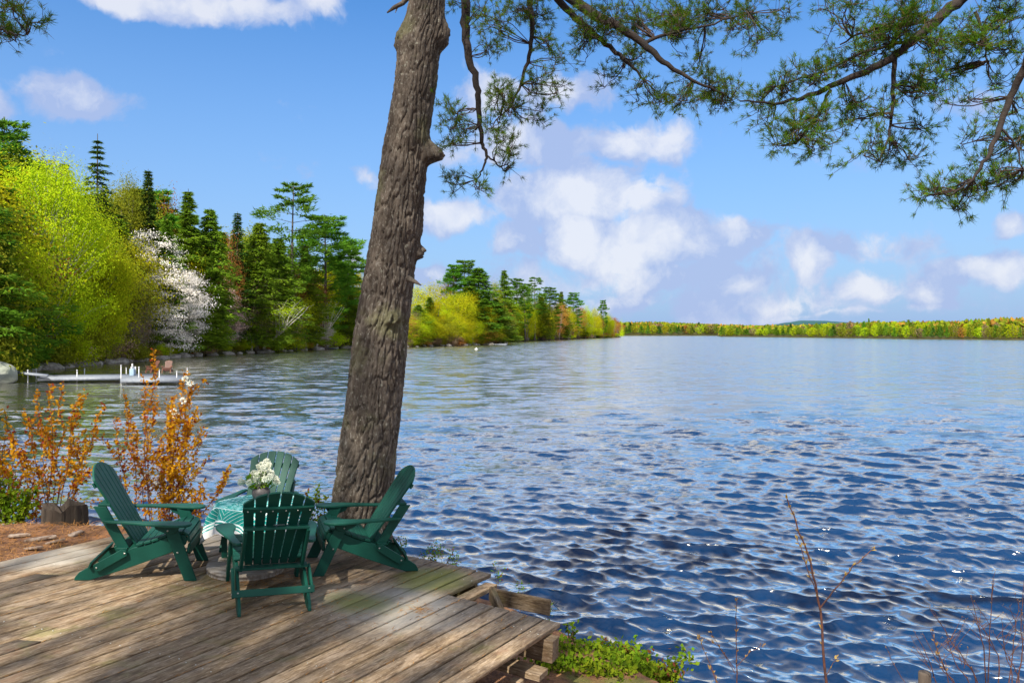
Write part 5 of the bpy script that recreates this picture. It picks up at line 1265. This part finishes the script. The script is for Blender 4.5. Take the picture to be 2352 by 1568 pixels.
# ================================================================== DOCK AND FAR THINGS
def P3(x, y, z=0): return G(x, y, z)
dk = empty('dock', tuple(P3(200, 872))); tag(dk, 'pale floating dock reaching out from the left shore', 'dock'); DO = np.array(dk.location)
def quadslab(name, px, z, th, m, parent, O):
    pts = [P3(x, y, z) for x, y in px]; b = MB(); V = np.array([p for p in pts] + [p - (0, 0, th) for p in pts]) - O
    n = len(pts); b.add(V, [[0, 1, 2, 3], [7, 6, 5, 4]] + [[k, k + 4, (k + 1) % 4 + 4, (k + 1) % 4] for k in range(4)]); return link(name, b.mesh(name, False), m, parent)
Zd = .42
quadslab('walkway', [(86, 868), (360, 865), (350, 858), (100, 861)], Zd, .22, M['dockdeck'], dk, DO)
quadslab('platform', [(276, 871), (409, 871), (434, 861), (300, 861)], Zd + .01, .24, M['dockdeck'], dk, DO)
quadslab('ramp', [(22, 852), (108, 862), (112, 859), (26, 850)], .75, .14, M['dockdeck'], dk, DO)
for x, yt, yb in ((64, 849, 878), (83, 846, 866), (177, 849, 878), (194, 846, 865), (278, 838, 880), (290, 844, 862), (319, 842, 880), (366, 848, 880), (406, 852, 880), (430, 844, 866)):
    p = P3(x, yb, 0); zt = HC - (yt - CY) * p[1] / F; b = MB(); b.tube([[0, 0, -.6], [0, 0, zt - .08]], [.034, .034], 8, cap=True); b.tube([[0, 0, zt - .08], [0, 0, zt]], [.055, .055], 8, cap=True)
    o = link('post', b.mesh('post', False), M['white'], dk); o.location = tuple(p - DO)
def dockchair(px, D_, yaw, lab):
    c = make_chair(M['brownchair'], bolts=False); X = (px - CX) * D_ / F; c.matrix_world = Matrix.Translation((X, D_, Zd + .02)) @ Matrix.Rotation(R(yaw), 4, 'Z') @ Matrix.Scale(1.12, 4)
    for ch_ in c.children:
        if ch_.name.startswith(('arm', 'front_leg')): ch_.data.materials.clear(); ch_.data.materials.append(M['redwood'])
    tag(c, lab, 'chair', 'brown chairs on the dock')
dockchair(352, 66.5, 150, 'brown chair at the left on the dock'); dockchair(385, 66.5, 190, 'brown chair at the right on the dock, facing the camera')
ln = empty('lantern', tuple(P3(304, 862.5, Zd))); tag(ln, 'pale blue and white ladder box with a white post standing on the dock', 'ladder')
link('body', box(.34, .3, .55, (0, 0, .275), .02), simple('pale_blue_plastic', (.30, .42, .55), .5), ln); link('frame', box(.42, .05, .72, (0, .17, .36), .01), M['white'], ln)
b = MB(); b.tube([[0, 0, .55], [0, 0, .95]], [.06, .06], 8, cap=True); link('handle', b.mesh('h', False), M['white'], ln)
# white cottage half hidden in the woods
hc = G(520, 800, 2.0); D_ = 150; X = (520 - CX) * D_ / F; hz = float(h_left(np.array([[X, D_]]))[0])
ct = empty('cottage', (X, D_, hz)); ct.rotation_euler = (0, 0, R(-12)); tag(ct, 'white cottage half hidden among the trees of the left shore', 'cottage')
W1 = simple('cottage_wall', (.55, .53, .52), .7, (.42, .4, .4), .5); 
link('wall', box(6.2, 4, 3.0, (0, 0, 1.6), .02), W1, ct)
b = MB(); b.add([[-3.5, -2.5, 3.1], [3.5, -2.5, 3.1], [3.5, 2.5, 3.1], [-3.5, 2.5, 3.1], [-3.5, 0, 4.5], [3.5, 0, 4.5]], [[0, 1, 5, 4], [2, 3, 4, 5]]); b.add([[-3.5, -2.5, 3.1], [-3.5, 2.5, 3.1], [-3.5, 0, 4.5], [3.5, -2.5, 3.1], [3.5, 2.5, 3.1], [3.5, 0, 4.5]], [[0, 2, 1], [3, 4, 5]]); link('roof', b.mesh('roof', False), simple('grey_roof', (.12, .11, .11), .8), ct)
dark = simple('dark_glass', (.03, .035, .04), .15)
for x in (-2.2, -.8, 1.0, 2.2):
    f = link('window', box(.9, .08, 1.5, (x, -2.02, 1.8), .01), M['white'], ct); g = link('pane', box(.72, .05, 1.3, (x, -2.06, 1.8), .005), dark, f)
for x in (-3.4, -2.9, -1.5, .1, 1.6): link('porch_post', box(.24, .24, 3.1, (x, -2.9, 1.55), .02), M['white'], ct)
# small docks and a white float far off
def smalldock(px, lab, posts):
    z = .3; O = np.array(G(px[0][0], px[0][1])); e = empty('dock', tuple(O)); quadslab('platform', px, z, .2, M['dockdeck'], e, O); tag(e, lab, 'dock')
    for x, yt in posts: p = G(x, px[0][1] + .8); b = MB(); b.tube([[0, 0, 0], [0, 0, HC - (yt - CY) * p[1] / F]], [.12, .12], 6, cap=True); o = link('post', b.mesh('p', False), M['white'], e); o.location = tuple(p - O)
smalldock([(1128, 789.5), (1163, 791), (1166, 788), (1135, 787.3)], 'small pale dock at the tip of the wooded point', ((1140, 780), (1150, 781), (1160, 782)))
smalldock([(715, 797.5), (775, 799), (778, 796.3), (725, 795)], 'low white dock at the end of the left shore', ((728, 785), (738, 787), (722, 787)))
smalldock([(1380, 773.8), (1424, 773.8), (1424, 773.1), (1382, 773.1)], 'thin pale dock far off past the wooded point', ())
b = MB(); b.tube([[-.5, 0, 0], [0, 0, .0], [.5, 0, 0]], [.12, .28, .12], 10, cap=True); b.tube([[0, 0, 0], [0, 0, .55]], [.2, .08], 8, cap=True); o = link('buoy', b.mesh('buoy'), M['white']); o.location = tuple(G(1094, 802.5) + (0, 0, .1)); o.scale = (.8, .8, .7); tag(o, 'white buoy floating off the wooded point', 'buoy')

# joined parts whose pieces are too small to pick apart
for ob in list(C.objects):
    if ob.parent is not None and ob.name.split('.')[0] in ('buds', 'foliage', 'needles', 'twigs', 'blossom', 'bolts', 'leaf', 'nails', 'crown'):
        ob['kind'] = 'stuff'
